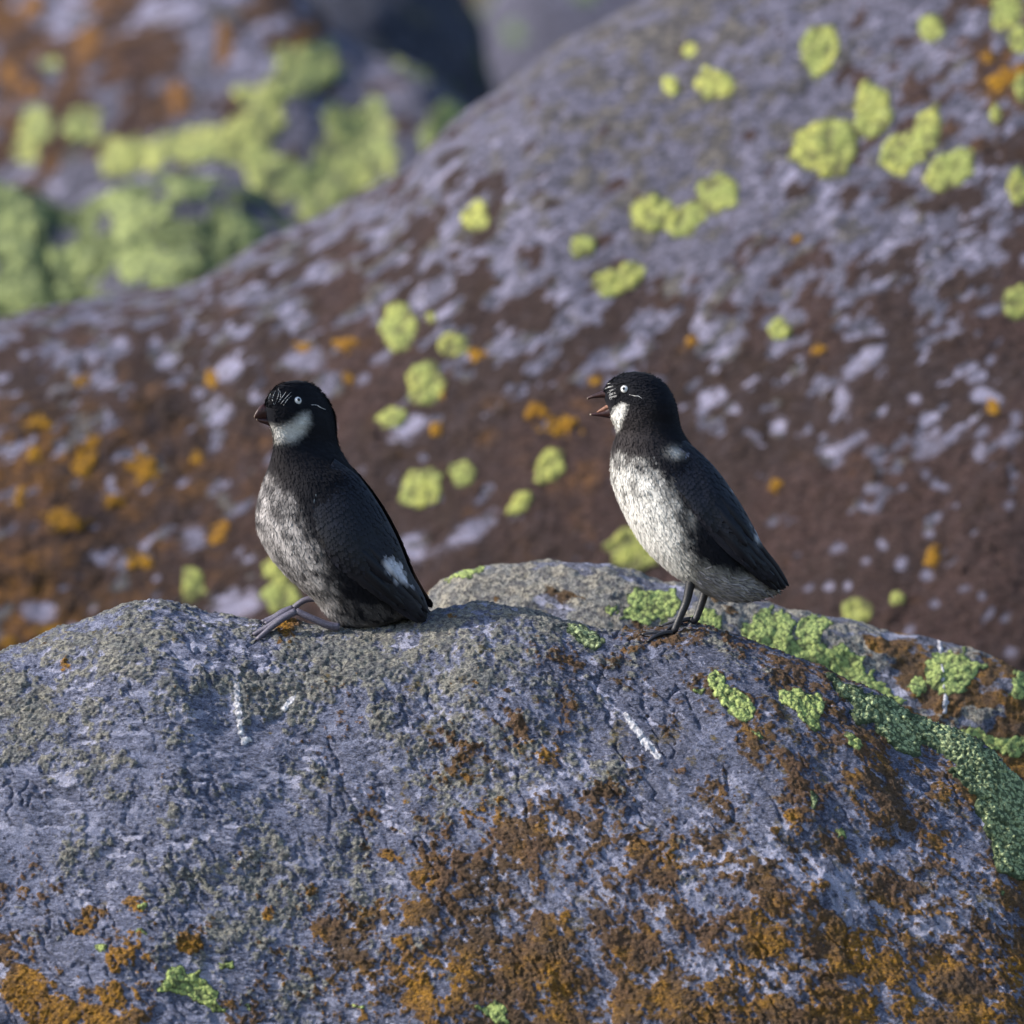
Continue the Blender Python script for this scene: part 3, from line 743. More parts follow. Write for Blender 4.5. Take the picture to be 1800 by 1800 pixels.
class Bird:
    """Built in photo pixels (u right, v down, w away from the camera), placed at depth y0."""
    def __init__(self, stations, tone, y0, yaw, axis_u, yaw_v, label):
        self.y0 = y0; self.k = S*(D + y0)/D; self.yaw = R(yaw); self.axis = axis_u; self.yaw_v = yaw_v
        self.tone = tone
        base = self.W(np.array([[stations[-4][0][0], stations[-3][0][1], 0.0]]))[0]
        self.root = bpy.data.objects.new("seabird", None); scene.collection.objects.link(self.root)
        self.root.location = base; self.root.empty_display_size = 0.02
        tag(self.root, label, "bird", "small auks on the crest of the boulder")
        # --- body surface
        st = np.array([[s[0][0], s[0][1], s[1][0], s[1][1], s[2], s[3] if len(s) > 3 else 0.1] for s in stations], float)
        m = len(st); mid = (st[:, :2] + st[:, 2:4])/2
        arc = np.concatenate([[0], np.cumsum(np.hypot(*np.diff(mid, axis=0).T))])
        NS, NTH = 230, 128
        ss = np.linspace(0, arc[-1], NS)
        C = np.stack([smooth1(arc, st[:, c], ss) for c in range(6)], -1)
        th = np.linspace(0, 2*math.pi, NTH, endpoint=False)
        c, s = np.cos(th)[None, :], np.sin(th)[None, :]
        mx, my = (C[:, 0]+C[:, 2])/2, (C[:, 1]+C[:, 3])/2
        hx, hy = (C[:, 0]-C[:, 2])/2, (C[:, 1]-C[:, 3])/2
        egg = 1 - C[:, 5][:, None]*c
        G = np.stack([mx[:, None] + hx[:, None]*c, my[:, None] + hy[:, None]*c, -C[:, 4][:, None]*s*egg], -1)
        self.flat = G.copy()
        G = self.turn(G)
        self.G = G; self.ss = ss
        n1 = fbm(G[..., 0]/26, G[..., 1]/26, G[..., 2]/26, 3)
        G[..., 2] += 0.8*n1*np.sign(G[..., 2])
        flat = G.reshape(-1, 3)
        nv = len(flat)
        cap0 = flat[:NTH].mean(0) - np.array([0, 0.6, 0]); cap1 = flat[-NTH:].mean(0)
        allv = np.vstack([flat, cap0, cap1])
        f = grid_faces(NS, NTH, True).tolist()
        for j in range(NTH):
            f.append([nv, (j+1) % NTH, j]); f.append([nv+1, (NS-1)*NTH + j, (NS-1)*NTH + (j+1) % NTH])
        col = self.colour(allv[:, 0], allv[:, 1], allv[:, 2], 0.0)
        self.body = mesh_obj("body", self.W(allv), f, M_body, self.root, attrs={"tone": col})
        self.bvh = BVHTree.FromPolygons([Vector(p) for p in allv], f)
        # normals of the grid
        ds = np.gradient(G, axis=0); dt = np.roll(G, -1, 1) - np.roll(G, 1, 1)
        n = np.cross(ds, dt); n /= np.linalg.norm(n, axis=-1, keepdims=True) + 1e-9
        cen = G.mean(1, keepdims=True)
        if ((G - cen)*n).sum(-1).mean() < 0: n = -n
        self.N = n; self.Ds = ds/(np.linalg.norm(ds, axis=-1, keepdims=True)+1e-9); self.Dt = dt/(np.linalg.norm(dt, axis=-1, keepdims=True)+1e-9)
    def turn(self, G, sign=1):
        """head turned about a vertical axis, fading out down the neck."""
        if self.yaw == 0: return G.copy()
        G = np.array(G, float)
        a = sign*self.yaw*(1 - sstep(self.yaw_v[0], self.yaw_v[1], G[..., 1]))
        x, z = G[..., 0] - self.axis, G[..., 2].copy()
        ca, sa = np.cos(a), np.sin(a)
        st = 1 + (1/np.cos(a) - 1)*0.75
        x = np.where(x < 0, x*st, x)
        G[..., 0] = self.axis + x*ca - z*sa*0
        G[..., 0] = self.axis + x*ca + z*sa
        G[..., 2] = x*sa*1.0 + z*ca if False else z*ca - (-x)*sa
        return G
    def W(self, G):
        G = np.asarray(G, float)
        return np.stack([(G[..., 0] - W0)*self.k, self.y0 + G[..., 2]*self.k, ZC - (G[..., 1] - W0)*self.k], -1)
    def colour(self, u, v, w, r): return self.tone(np.asarray(u), np.asarray(v), np.asarray(w), r)
    def hit(self, u, v, out=0.0, far=False):
        o = Vector((u, v, 400 if far else -400)); d = Vector((0, 0, -1 if far else 1))
        h = self.bvh.ray_cast(o, d)
        if h[0] is None: return None, None
        n = h[1]
        if n.dot(d) > 0: n = -n
        return np.array(h[0] + n*out), np.array(n)
    def part(self, name, co, f, mat, parent=None, **kw):
        return mesh_obj(name, self.W(co), f, mat, parent or self.root, **kw)

    def feathers(self, name, items, mat, parent, lift=1.0, nblend=0.86):
        """items: base, direction, normal, length, width, colour(base), colour(tip)"""
        prof = ((0.0, 0.30, -0.4), (0.35, 0.95, 0.5), (0.72, 1.0, 1.0), (1.0, 0.35, 1.25))
        A = lambda q: np.array([it[q] for it in items], float)
        p, d, n, L, Wd, c0, c1, lf = (A(q) for q in range(8))
        d = d - n*(d*n).sum(1, keepdims=True); d /= np.linalg.norm(d, axis=1, keepdims=True) + 1e-9
        sd = np.cross(n, d)
        m = len(p); co = np.zeros((m, 12, 3)); cols = np.ones((m, 12, 4)); nor = np.zeros((m, 12, 3))
        for ti, (t, wf, h) in enumerate(prof):
            for q in (-1, 0, 1):
                j = ti*3 + q + 1
                co[:, j] = p + d*(L*t - (L*0.10*abs(q) if t == 1 else 0))[:, None] + sd*(q*Wd*wf)[:, None] + n*(h*lf*0.8 + (0.15 if q == 0 else -0.1))[:, None]
                cols[:, j, :3] = c0*(1-t) + c1*t
                nn = n*nblend + (n*0.9 - d*0.25 + sd*q*0.35)*(1-nblend); nor[:, j] = nn/np.linalg.norm(nn, axis=1, keepdims=True)
        fc = np.array([(i*3+j, i*3+j+3, i*3+j+4, i*3+j+1) for i in range(3) for j in range(2)])
        fc = (np.arange(m)[:, None, None]*12 + fc[None]).reshape(-1, 4)
        co = co.reshape(-1, 3); cols = cols.reshape(-1, 4); nor = nor.reshape(-1, 3)
        o = mesh_obj(name, self.W(np.array(co)), np.array(fc), mat, parent, attrs={"tone": np.array(cols)})
        nw = np.array(nor)[:, [0, 2, 1]]*np.array([1, 1, -1.0])
        o.data.normals_split_custom_set_from_vertices([tuple(q) for q in nw])
        tag(o, kind="stuff")
        return o

    def plumage(self, spacing, lenfn, dirfn=None, skip=None):
        G, N, Ds, Dt = self.G, self.N, self.Ds, self.Dt
        NS, NTH = G.shape[:2]
        step = self.ss[1] - self.ss[0]
        items = []
        srow = 2.0
        while srow < NS - 4:
            i = int(srow)
            ring = G[i]; per = np.linalg.norm(np.roll(ring, -1, 0) - ring, axis=1).sum()
            v0 = ring[:, 1].mean()
            L, Wd, sp = lenfn(v0)
            n = max(6, int(per/(sp*0.85)))
            for q in range(n):
                j = int(((q + rng.random())/n)*NTH) % NTH
                ii = int(np.clip(i + (rng.random()-0.5)*sp/step, 0, NS-1))
                p = G[ii, j]
                if skip is not None and skip(p): continue
                d = Ds[ii, j].copy()
                if dirfn is not None: d = dirfn(p, d, j, NTH, Dt[ii, j])
                d = d + Dt[ii, j]*rng.normal(0, 0.12)
                rr = rng.normal(0, 1)
                items.append((p, d, N[ii, j], L*(0.8+0.4*rng.random()), Wd*(0.8+0.4*rng.random()), p, rr, 0.6 + 0.8*rng.random()))
            srow += max(0.6, sp*0.8/step)
        P = np.array([it[5] for it in items]); rr = np.array([it[6] for it in items])
        c = self.colour(P[:, 0], P[:, 1], P[:, 2], rr)[:, :3]
        tip = np.array([it[0] + it[1]*it[3] for it in items])
        ct = self.colour(tip[:, 0], tip[:, 1], tip[:, 2], rr*0.9 + 0.1)[:, :3]
        out = [(it[0], it[1], it[2], it[3], it[4], c[i]*0.85, ct[i], it[7]) for i, it in enumerate(items)]
        pick = rng.random(len(out)) < 0.55
        fuzz = [(o_[0], o_[1] + rng.normal(0, 0.22, 3), o_[2], o_[3]*1.1, 0.55, o_[5], o_[6]*1.05, 1.6 + 2.2*rng.random()) for o_, q in zip(out, pick) if q]
        self.feathers("down_barbs", fuzz, M_body, self.body)
        return self.feathers("plumage", out, M_body, self.body)

    # ---- folded wing
    def wing(self, lead, trail, depth, tone, side=-1, flight=(), parent_root=True):
        ns, nt = 90, 40
        la = np.array(lead, float); ta = np.array(trail, float)
        s = np.linspace(0, 1, ns)
        pl = np.stack([smooth1(np.linspace(0, 1, len(la)), la[:, c], s) for c in (0, 1)], -1)
        pt = np.stack([smooth1(np.linspace(0, 1, len(ta)), ta[:, c], s) for c in (0, 1)], -1)
        dp = smooth1(np.linspace(0, 1, len(depth)), np.array(depth, float), s)
        t = np.linspace(0, 1, nt)
        U = pl[:, None, 0]*(1-t) + pt[:, None, 0]*t; V = pl[:, None, 1]*(1-t) + pt[:, None, 1]*t
        edge = np.sin(np.pi*np.clip(t, 0, 1))**0.35
        shape = np.sqrt(np.clip(1 - (0.93*np.clip((t - 0.25)/0.75, 0, 1))**2, 0, 1))
        Wm = dp[:, None]*shape[None, :]
        for i in range(ns):
            for j in range(nt):
                h, n = self.hit(U[i, j], V[i, j])
                if h is not None: Wm[i, j] = max(Wm[i, j]*0.9, -h[2] + 0.2)
        # smooth, then raise as a soft pad
        for _ in range(10):
            Wm[1:-1] = (Wm[:-2] + 2*Wm[1:-1] + Wm[2:])/4
            Wm[:, 1:-1] = (Wm[:, :-2] + 2*Wm[:, 1:-1] + Wm[:, 2:])/4
        pad = (-2.0 + 9.5*sstep(0.02, 0.40, s)[:, None])*edge[None, :]*np.clip((1.02 - s)*6, 0, 1)[:, None]
        outer = np.stack([U, V, side*(Wm + pad)], -1)
        inner = np.stack([U, V, side*(Wm - 6 - 0*pad)], -1)
        nv = ns*nt
        co = np.vstack([outer.reshape(-1, 3), inner.reshape(-1, 3)])
        f = grid_faces(ns, nt).tolist(); g = (grid_faces(ns, nt)[:, ::-1] + nv).tolist()
        rim = [i*nt for i in range(ns)] + [(ns-1)*nt + j for j in range(1, nt)] + [i*nt + nt-1 for i in range(ns-2, -1, -1)] + [j for j in range(nt-2, 0, -1)]
        sides = [[rim[i], rim[(i+1) % len(rim)], rim[(i+1) % len(rim)] + nv, rim[i] + nv] for i in range(len(rim))]
        col = np.array([tone(p[0], p[1], 0.0) for p in outer.reshape(-1, 3)]); col = np.vstack([col, col])
        wg = self.part("wing", co, f + g + sides, M_wing, attrs={"tone": np.hstack([col, np.ones((len(col), 1))])})
        ds = np.gradient(outer, axis=0); dt = np.gradient(outer, axis=1)
        N = np.cross(ds, dt); N /= np.linalg.norm(N, axis=-1, keepdims=True) + 1e-9
        if (N[..., 2]*side).mean() < 0: N = -N
        ds /= np.linalg.norm(ds, axis=-1, keepdims=True) + 1e-9
        items = []
        sv = 0.01
        while sv < 0.97:
            i = int(sv*(ns-1))
            size = 9 + 13*sv
            width = np.linalg.norm(outer[i, -1] - outer[i, 0])
            n = max(2, int(width/(size*0.42)))
            for q in range(n):
                tt = (q + 0.2 + 0.6*rng.random())/n
                j = int(np.clip(tt*(nt-1), 0, nt-1))
                p = outer[i, j]; rr = rng.normal(0, 1)
                c0 = np.array(tone(p[0], p[1], rr)); tp = p + ds[i, j]*size
                c1 = np.array(tone(tp[0], tp[1], rr))
                items.append((p, ds[i, j] + 0.05*rng.normal(0, 1, 3), N[i, j], size*(0.9+0.3*rng.random()), size*0.28, c0*0.75, c1*1.25, 0.8 + 0.6*rng.random()))
            sv += 0.020 + 0.014*sv
        self.feathers("covert_feathers", items, M_wing, wg, nblend=0.8)
        # long flight feathers towards the tip
        for (a, b, wd, dz) in flight:
            m = 14; fr = np.linspace(0, 1, m)
            a = np.array(a, float); b = np.array(b, float)
            mdp = []
            rows = []
            for q in fr:
                c = a*(1-q) + b*q
                i = np.argmin(np.hypot(outer[..., 0]-c[0], outer[..., 1]-c[1]).ravel())
                base_w = outer.reshape(-1, 3)[i, 2]
                rows.append((c[0], c[1], base_w + side*(dz*min(1, q*1.6)*0.6 - 1.5*(1-q)**3)))
            rows = np.array(rows)
            rows[:, 2] = np.convolve(np.pad(rows[:, 2], 3, mode='edge'), np.ones(7)/7, 'valid')
            dirv = (b-a)/np.linalg.norm(b-a); nx = np.array([-dirv[1], dirv[0]])
            wp = wd*np.minimum(1, np.sqrt(np.clip((1-fr)*3.2, 0.02, 1)))*np.minimum(1, 0.5 + 2*fr)
            cc = []
            for i in range(m):
                for q, lift in ((-1, -0.6), (-0.15, 0.7), (1, -0.4)):
                    cc.append((rows[i, 0] + nx[0]*q*wp[i], rows[i, 1] + nx[1]*q*wp[i], rows[i, 2] + side*lift))
            cc = np.array(cc); under = cc - np.array([0, 0, side*1.1])
            nvv = len(cc); ff = grid_faces(m, 3).tolist(); gg = (grid_faces(m, 3)[:, ::-1] + nvv).tolist()
            rim = [i*3 for i in range(m)] + [(m-1)*3+1] + [i*3+2 for i in range(m-1, -1, -1)] + [1]
            sd = [[rim[i], rim[(i+1) % len(rim)], rim[(i+1) % len(rim)]+nvv, rim[i]+nvv] for i in range(len(rim))]
            allc = np.vstack([cc, under]); rr = rng.normal(0, 1)
            col = np.array([tone(p[0], p[1], rr) for p in allc])
            self.part("flight_feather", allc, ff + gg + sd, M_wing, wg, attrs={"tone": np.hstack([col, np.ones((len(col), 1))])})
        return wg

    def eye(self, u, v, r=6.6, pr=2.7, far=None):
        sides = [(u, v, False)]
        for (uu, vv, fr) in sides:
            p, n = self.hit(uu, vv, far=fr)
            c = p - n*(r*0.55)
            self._eye(c, n, r, pr)
    def _eye(self, c, n, r, pr):
        n = n/np.linalg.norm(n)
        t = np.cross(n, [0, 1, 0.1]); t /= np.linalg.norm(t); b = np.cross(n, t)
        def dome(rad, a0, a1, rows=10, seg=28, off=0.0):
            co = []
            for i in range(rows):
                a = a0 + (a1-a0)*i/(rows-1)
                for j in range(seg):
                    th = 2*math.pi*j/seg
                    co.append(c + n*(math.cos(a)*rad + off) + (t*math.cos(th) + b*math.sin(th))*math.sin(a)*rad)
            return np.array(co), grid_faces(rows, seg, True).tolist()
        co, f = dome(r, 0.001, math.pi - 0.01, 22, 32)
        e = self.part("eye", co, f, M_iris)
        co, f = dome(r*1.02, 0.0, math.asin(pr/r), 8, 28, 0.12)
        self.part("pupil", co, f, M_pupil, e)
        # eyelid ring: torus where the eyeball leaves the plumage
        co = []; a = 1.02; R0 = r*math.sin(a)*1.04; h0 = r*math.cos(a)
        for j in range(32):
            th = 2*math.pi*j/32; e1 = t*math.cos(th) + b*math.sin(th)
            for q in range(10):
                p = 2*math.pi*q/10
                co.append(c + e1*(R0 + 0.9*math.cos(p)) + n*(h0 + 0.8*math.sin(p)))
        co = np.array(co); f = []
        for j in range(32):
            for q in range(10):
                f.append((j*10+q, ((j+1) % 32)*10+q, ((j+1) % 32)*10+(q+1) % 10, j*10+(q+1) % 10))
        self.part("eyelid", co, f, M_rim, e)

    def mandible(self, name, rows, mat, tip_mat, tip_from=0.86):
        """rows: (u, v_top, v_bottom, half_width) from base to tip, pre-turn coordinates."""
        a = np.array(rows, float); m = len(a); t = np.linspace(0, m-1, 40); n = 20
        C = np.stack([smooth1(np.arange(m), a[:, c], t) for c in range(4)], -1)
        co = []
        for (u, vt, vb, hw) in C:
            for j in range(n):
                th = 2*math.pi*j/n
                co.append((u, (vt+vb)/2 + (vb-vt)/2*math.sin(th), max(hw, 0.3)*math.copysign(abs(math.cos(th))**0.9, math.cos(th))))
        co = self.turn(np.array(co))
        f = grid_faces(40, n, True).tolist(); f.append(list(range(n))); f.append([39*n + j for j in range(n)][::-1])
        o = self.part(name, co, f, mat)
        k = int(40*tip_from)
        tip = co[k*n:].copy(); ctr = tip.reshape(-1, n, 3).mean(1, keepdims=True)
        tip = (ctr + (tip.reshape(-1, n, 3) - ctr)*1.06 + 0).reshape(-1, 3)
        ft = grid_faces(40-k, n, True).tolist(); ft.append(list(range(n))); ft.append([(39-k)*n + j for j in range(n)][::-1])
        self.part("bill_tip", tip, ft, tip_mat, o)
        return o

    def plumes(self, lines, wd=0.55, out=0.9, name="facial_plumes", curl=0.0):
        co = []; f = []
        for ln in lines:
            pts = []
            q = np.array(ln, float); m = len(q); t = np.linspace(0, m-1, (m-1)*6 + 1)
            uv = np.stack([smooth1(np.arange(m), q[:, c], t) for c in (0, 1)], -1)
            for i, (u, v) in enumerate(uv):
                h, n = self.hit(u, v)
                if h is None: continue
                fr = i/(len(uv)-1)
                pts.append(h + n*(out*(0.6 + 0.9*math.sin(math.pi*fr*0.8))))
            if len(pts) < 3: continue
            r = [wd*(0.5 + 1.0*math.sin(math.pi*(0.15 + 0.8*i/(len(pts)-1)))) for i in range(len(pts))]
            c, ff = tube(pts, r, 5)
            f += [[x + len(co) for x in g] for g in ff]; co += c.tolist()
        o = self.part(name, np.array(co), f, M_plume)
        tag(o, kind="stuff")

    def limb(self, name, pts, radii, mat, parent=None, n=12, squash=0.9):
        c, f = tube(pts, radii, n, squash)
        return self.part(name, c, f, mat, parent)

DARK = np.array([0.0062, 0.0068, 0.0112]); BROWN = np.array([0.034, 0.029, 0.031]); WHITE = np.array([0.78, 0.77, 0.75])
def lerp(a, b, t): return a[None, :]*(1 - t[:, None]) + b[None, :]*t[:, None]
def ground_v(o, u, y):
    """photo row of the boulder's top surface at a photo column and depth."""
    t, loc = bvh_of(o)
    p = P3(u, 0, y)
    h = t.ray_cast(Vector((p.x, y, 3.0)) - loc, Vector((0, 0, -1)))
    z = (h[0] + loc).z
    return W0 - (z - ZC)/(S*(D + y)/D)
def seat_depth(u, v, lo=-0.06, hi=-0.002):
    best = None
    for y in np.linspace(hi, lo, 60):
        e = abs(ground_v(front, u, y) - v)
        if best is None or e < best[0]: best = (e, y)
    return best[1]

# ---------------- left bird: sitting back on its heels, head turned a little to the camera
def tone_left(u, v, w, r):
    n = fbm(u/22, v/17, w/22, 3, 0.55); n2 = fbm(u/40 + 5, v/40, w/40, 2); nf = fbm(u/7, v/5, w/7 + 4, 2)
    edge = np.interp(v, [830, 845, 870, 900, 930, 960, 990, 1020, 1050, 1080, 1110], [458, 474, 498, 516, 538, 556, 566, 574, 586, 592, 590])
    side = np.interp(np.abs(w), [0, 40, 80], [10, 4, -2])
    b = sstep(-26, 30, edge + side - u + 14*n + 3*r)
    b = b*sstep(826, 858, v + 10*n)
    dens = 0.26 + 0.36*sstep(840, 980, v)
    b = b*np.clip(dens + 0.95*n + 0.14*nf + 0.03*r, 0.10, 1.0)
    vent = sstep(1052, 1080, v + 16*n - 0.10*(u-640))*sstep(575, 605, u)*np.clip(0.16 + 0.35*n + 0.2*nf, 0, 0.5)
    b = np.maximum(b, vent*0.7)
    col = lerp(DARK, np.array([0.46, 0.44, 0.45]), np.clip(b, 0, 1))
    br = sstep(560, 470, u)*sstep(775, 800, v)*(1 - np.clip(b*2, 0, 1))
    col = col + br[:, None]*(BROWN - DARK)[None, :]*0.42
    chin = poly_sdf([(470, 747), (483, 779), (498, 779), (518, 777), (536, 764), (547, 744), (543, 724), (531, 727), (514, 741), (494, 749)], u, v)
    c = sstep(-7, 13, chin + 2*nf)
    col = col*(1 - c[:, None]) + c[:, None]*WHITE[None, :]*0.78
    return np.hstack([np.clip(col*(1 + 0.06*np.asarray(r)*np.ones(len(u)))[:, None], 0.004, 0.9), np.ones((len(u), 1))])

left_st = [((517, 668.8), (525, 668.8), 3), ((507, 670.5), (537, 671), 13), ((493, 676), (552, 678), 24), ((481, 686), (565, 690), 33), ((472, 700), (577, 706), 41, 0.20), ((466, 716), (584, 725), 45, 0.42),
           ((468, 735), (588, 746), 46, 0.42), ((480, 756), (591, 765), 44, 0.16), ((484, 776), (596, 784), 45), ((477, 810), (611, 812), 53), ((464, 846), (632, 840), 64),
           ((453, 888), (657, 876), 74), ((453, 930), (678, 915), 80), ((468, 965), (694, 950), 82), ((493, 1000), (710, 984), 79),
           ((524, 1030), (724, 1013), 72), ((553, 1055), (735, 1038), 62), ((574, 1081), (743, 1056), 50), ((598, 1101), (746, 1066), 38),
           ((640, 1106), (746, 1070), 25), ((690, 1093), (745, 1074), 12), ((715, 1084), (744, 1077), 4)]
y_left = seat_depth(640, 1102) 
B1 = Bird(left_st, tone_left, y_left, 24, 532, (770, 850),
          "black seabird sitting back on its heels, bill closed, dusky mottled breast")
def head_len(v): return None
def len_left(v):
    if v < 770: return 6.5, 1.6, 3.8
    if v < 850: return 9.0, 2.0, 4.8
    return 12.5, 2.4, 5.4
def dir_head(axis, vlim):
    def fn(p, d, j, n, dt):
        f = 1 - sstep(vlim - 40, vlim + 40, p[1])
        th = 2*math.pi*j/n
        back = dt*(1 if th < math.pi else -1)
        return d*(1 - 0.75*f) + back*(0.95*f)
    return fn
def skip_left(p):
    return (p[0] < 478 and 712 < p[1] < 750) or math.hypot(p[0]-524.5, p[1]-704) < 9 and p[2] < 0
B1.plumage(1, len_left, dir_head(532, 770), skip_left)
B1.eye(524.5, 704, 8.2, 3.0)
B1.mandible("upper_mandible", [(490, 708, 736, 17), (476, 708, 738, 15), (465, 709, 738, 11.5), (456, 715, 738, 7.5), (449, 725, 736.5, 3.6), (446, 731, 735, 1.0)], M_bill, M_billtip, 0.9)
B1.mandible("lower_mandible", [(490, 732, 755, 15), (476, 733, 750, 13), (465, 734, 746, 9.0), (456, 735, 742.5, 5), (450, 735, 738.5, 1.8)], M_bill, M_billtip, 0.92)
B1.plumes([[(489, 709), (496, 700), (503, 690)], [(494, 711), (502, 701), (512, 690)], [(499, 713), (506, 703), (514, 695)], [(484, 711), (488, 702), (491, 692)], [(480, 706), (481, 698), (485, 688)],
           [(477, 702), (476, 696), (479, 689)], [(487, 704), (490, 695), (490, 683)], [(483, 712), (480, 704), (479, 696)], [(492, 706), (494, 696), (492, 686)], [(475, 708), (474, 701), (476, 694)],
           [(546, 712), (556, 712.5), (563, 716)], [(558, 714), (566, 718), (572, 720)]], 0.36, 0.75)

def in_poly(poly, u, v): return float(poly_sdf(poly, np.array([u]), np.array([v]))[0])
WP_L = [(676, 985), (696, 984), (708, 998), (714, 1012), (716, 1027), (704, 1022), (694, 1008), (682, 1002)]
def wing_tone_left(u, v, r):
    c = np.array([0.0065, 0.0074, 0.0130])*(1 + 0.22*r)
    d = in_poly(WP_L, u, v)
    if d > -4: c = c + (np.array([0.52, 0.53, 0.60]) - c)*float(sstep(-4, 3, d + 2.5*r))*0.92
    if math.hypot(u-553, v-874) < 4: c = np.array([0.5, 0.5, 0.5])
    return np.clip(c, 0.004, 0.9)
B1.wing([(557, 866), (553, 900), (562, 945), (588, 990), (632, 1026), (678, 1056), (716, 1080), (738, 1090)],
        [(588, 806), (628, 836), (662, 880), (688, 925), (706, 964), (722, 1005), (742, 1040), (752, 1070)],
        [60, 74, 82, 84, 80, 70, 52, 34], wing_tone_left, -1,
        [((598, 985), (700, 1068), 9, 3.0), ((606, 972), (712, 1066), 9, 4.0), ((628, 1000), (735, 1094), 10, 3.0), ((640, 992), (740, 1090), 10, 4.0), ((655, 990), (746, 1084), 10, 5.0), ((672, 990), (752, 1077), 9, 6.0), ((620, 960), (690, 1024), 10, 5.0), ((642, 955), (700, 1020), 9, 6.0)])
B1.wing([(600, 830), (625, 860), (660, 905), (690, 950), (712, 990), (734, 1030), (756, 1064)],
        [(598, 803), (632, 834), (668, 880), (694, 925), (712, 964), (728, 1005), (762, 1066)],
        [50, 60, 60, 56, 48, 36, 14], lambda u, v, r: np.array([0.0065, 0.0074, 0.0130])*(1+0.2*r), 1)
for i, (ax, ay, bx, by, wv) in enumerate([(715, 1050, 757, 1100, -6), (712, 1055, 748, 1104, -2), (720, 1048, 763, 1092, 4), (722, 1044, 766, 1084, 8)]):
    a = np.array((ax, ay, wv)); b = np.array((bx, by, wv))
    c, f = tube([a, a*0.5 + b*0.5, b*0.9+a*0.1, b], [7, 8.5, 6, 1.0], 10, 0.16)
    B1.part("tail_feather", c, f, M_wing, attrs={"tone": np.tile([0.0095, 0.010, 0.014, 1], (len(c), 1))})
def toe_ground(B, u, w, lift):
    return ground_v(front, u, B.y0 + w*B.k) - lift
# near leg and webbed foot stretched forward
def foot(B, tarsus, r_t, ankle, toes, mat, webmat, clawlen=7, tr=(7.2, 4.4)):
    leg = B.limb("leg", tarsus, r_t, mat)
    tips = []
    for path in toes:
        rr = np.linspace(tr[0], tr[1], len(path)); 
        B.limb("toe", path, rr, mat, leg, 10, 0.95)
        a, b = np.array(path[-2]), np.array(path[-1]); d = (b-a)/np.linalg.norm(b-a)
        B.limb("claw", [b - d*1, b + d*clawlen*0.5 + np.array([0, -0.8, 0]), b + d*clawlen + np.array([0, 1.8, 0])], [2.1, 1.5, 0.4], M_claw, leg, 8)
    for p, q in zip(toes[:-1], toes[1:]):
        m = 12; t = np.linspace(0, len(p)-1, m)
        A = np.stack([smooth1(np.arange(len(p)), np.array(p)[:, c], t) for c in range(3)], -1)
        C = np.stack([smooth1(np.arange(len(q)), np.array(q)[:, c], t) for c in range(3)], -1)
        k = 7; rows = []
        for i in range(m):
            for j in range(k):
                s = j/(k-1); lim = 1 - 0.22*math.sin(math.pi*s)*(i/(m-1))
                ii = i*lim; a0 = int(ii); fr = ii - a0; a1 = min(a0+1, m-1)
                pa = A[a0]*(1-fr) + A[a1]*fr; pc = C[a0]*(1-fr) + C[a1]*fr
                pt = pa*(1-s) + pc*s + np.array([0, 0.9*math.sin(math.pi*s), 0]); rows.append(pt)
        co = np.array(rows); nv = len(co); und = co + np.array([0, 1.0, 0])
        f = grid_faces(m, k).tolist(); g = (grid_faces(m, k)[:, ::-1] + nv).tolist()
        rim = [i*k for i in range(m)] + [(m-1)*k + j for j in range(1, k)] + [i*k + k-1 for i in range(m-2, -1, -1)] + [j for j in range(k-2, 0, -1)]
        sd = [[rim[i], rim[(i+1) % len(rim)], rim[(i+1) % len(rim)]+nv, rim[i]+nv] for i in range(len(rim))]
        B.part("web", np.vstack([co, und]), f + g + sd, webmat, leg)
    return leg
def toes_on(B, root, tips, arch=6):
    out = []
    for (u, w) in tips:
        pts = [np.array(root)]
        for t in (0.35, 0.7, 1.0):
            uu = root[0] + (u-root[0])*t; ww = root[2] + (w-root[2])*t
            g = toe_ground(B, uu, ww, 2.6); lin = root[1] + (g-root[1])*min(1, t*1.05)
            pts.append(np.array((uu, min(lin, g) if t < 1 else g, ww)))
        out.append(pts)
    return out
near_root = (521, 1074, -34)
foot(B1, [(596, 1102, -30), (575, 1098, -34), (548, 1086, -36), near_root], [8.5, 7.6, 6.8, 6.6], near_root,
     toes_on(B1, near_root, [(454, -26), (446, -34), (452, -44)]), M_leg_l, M_leg_l)
far_root = (514, 1070, 26)
foot(B1, [(585, 1066, 24), (562, 1054, 25), (536, 1055, 26), far_root], [7.5, 6.6, 6.0, 6.0], far_root,
     toes_on(B1, far_root, [(466, 40), (460, 24), (466, 8)]), M_leg_l, M_leg_l)

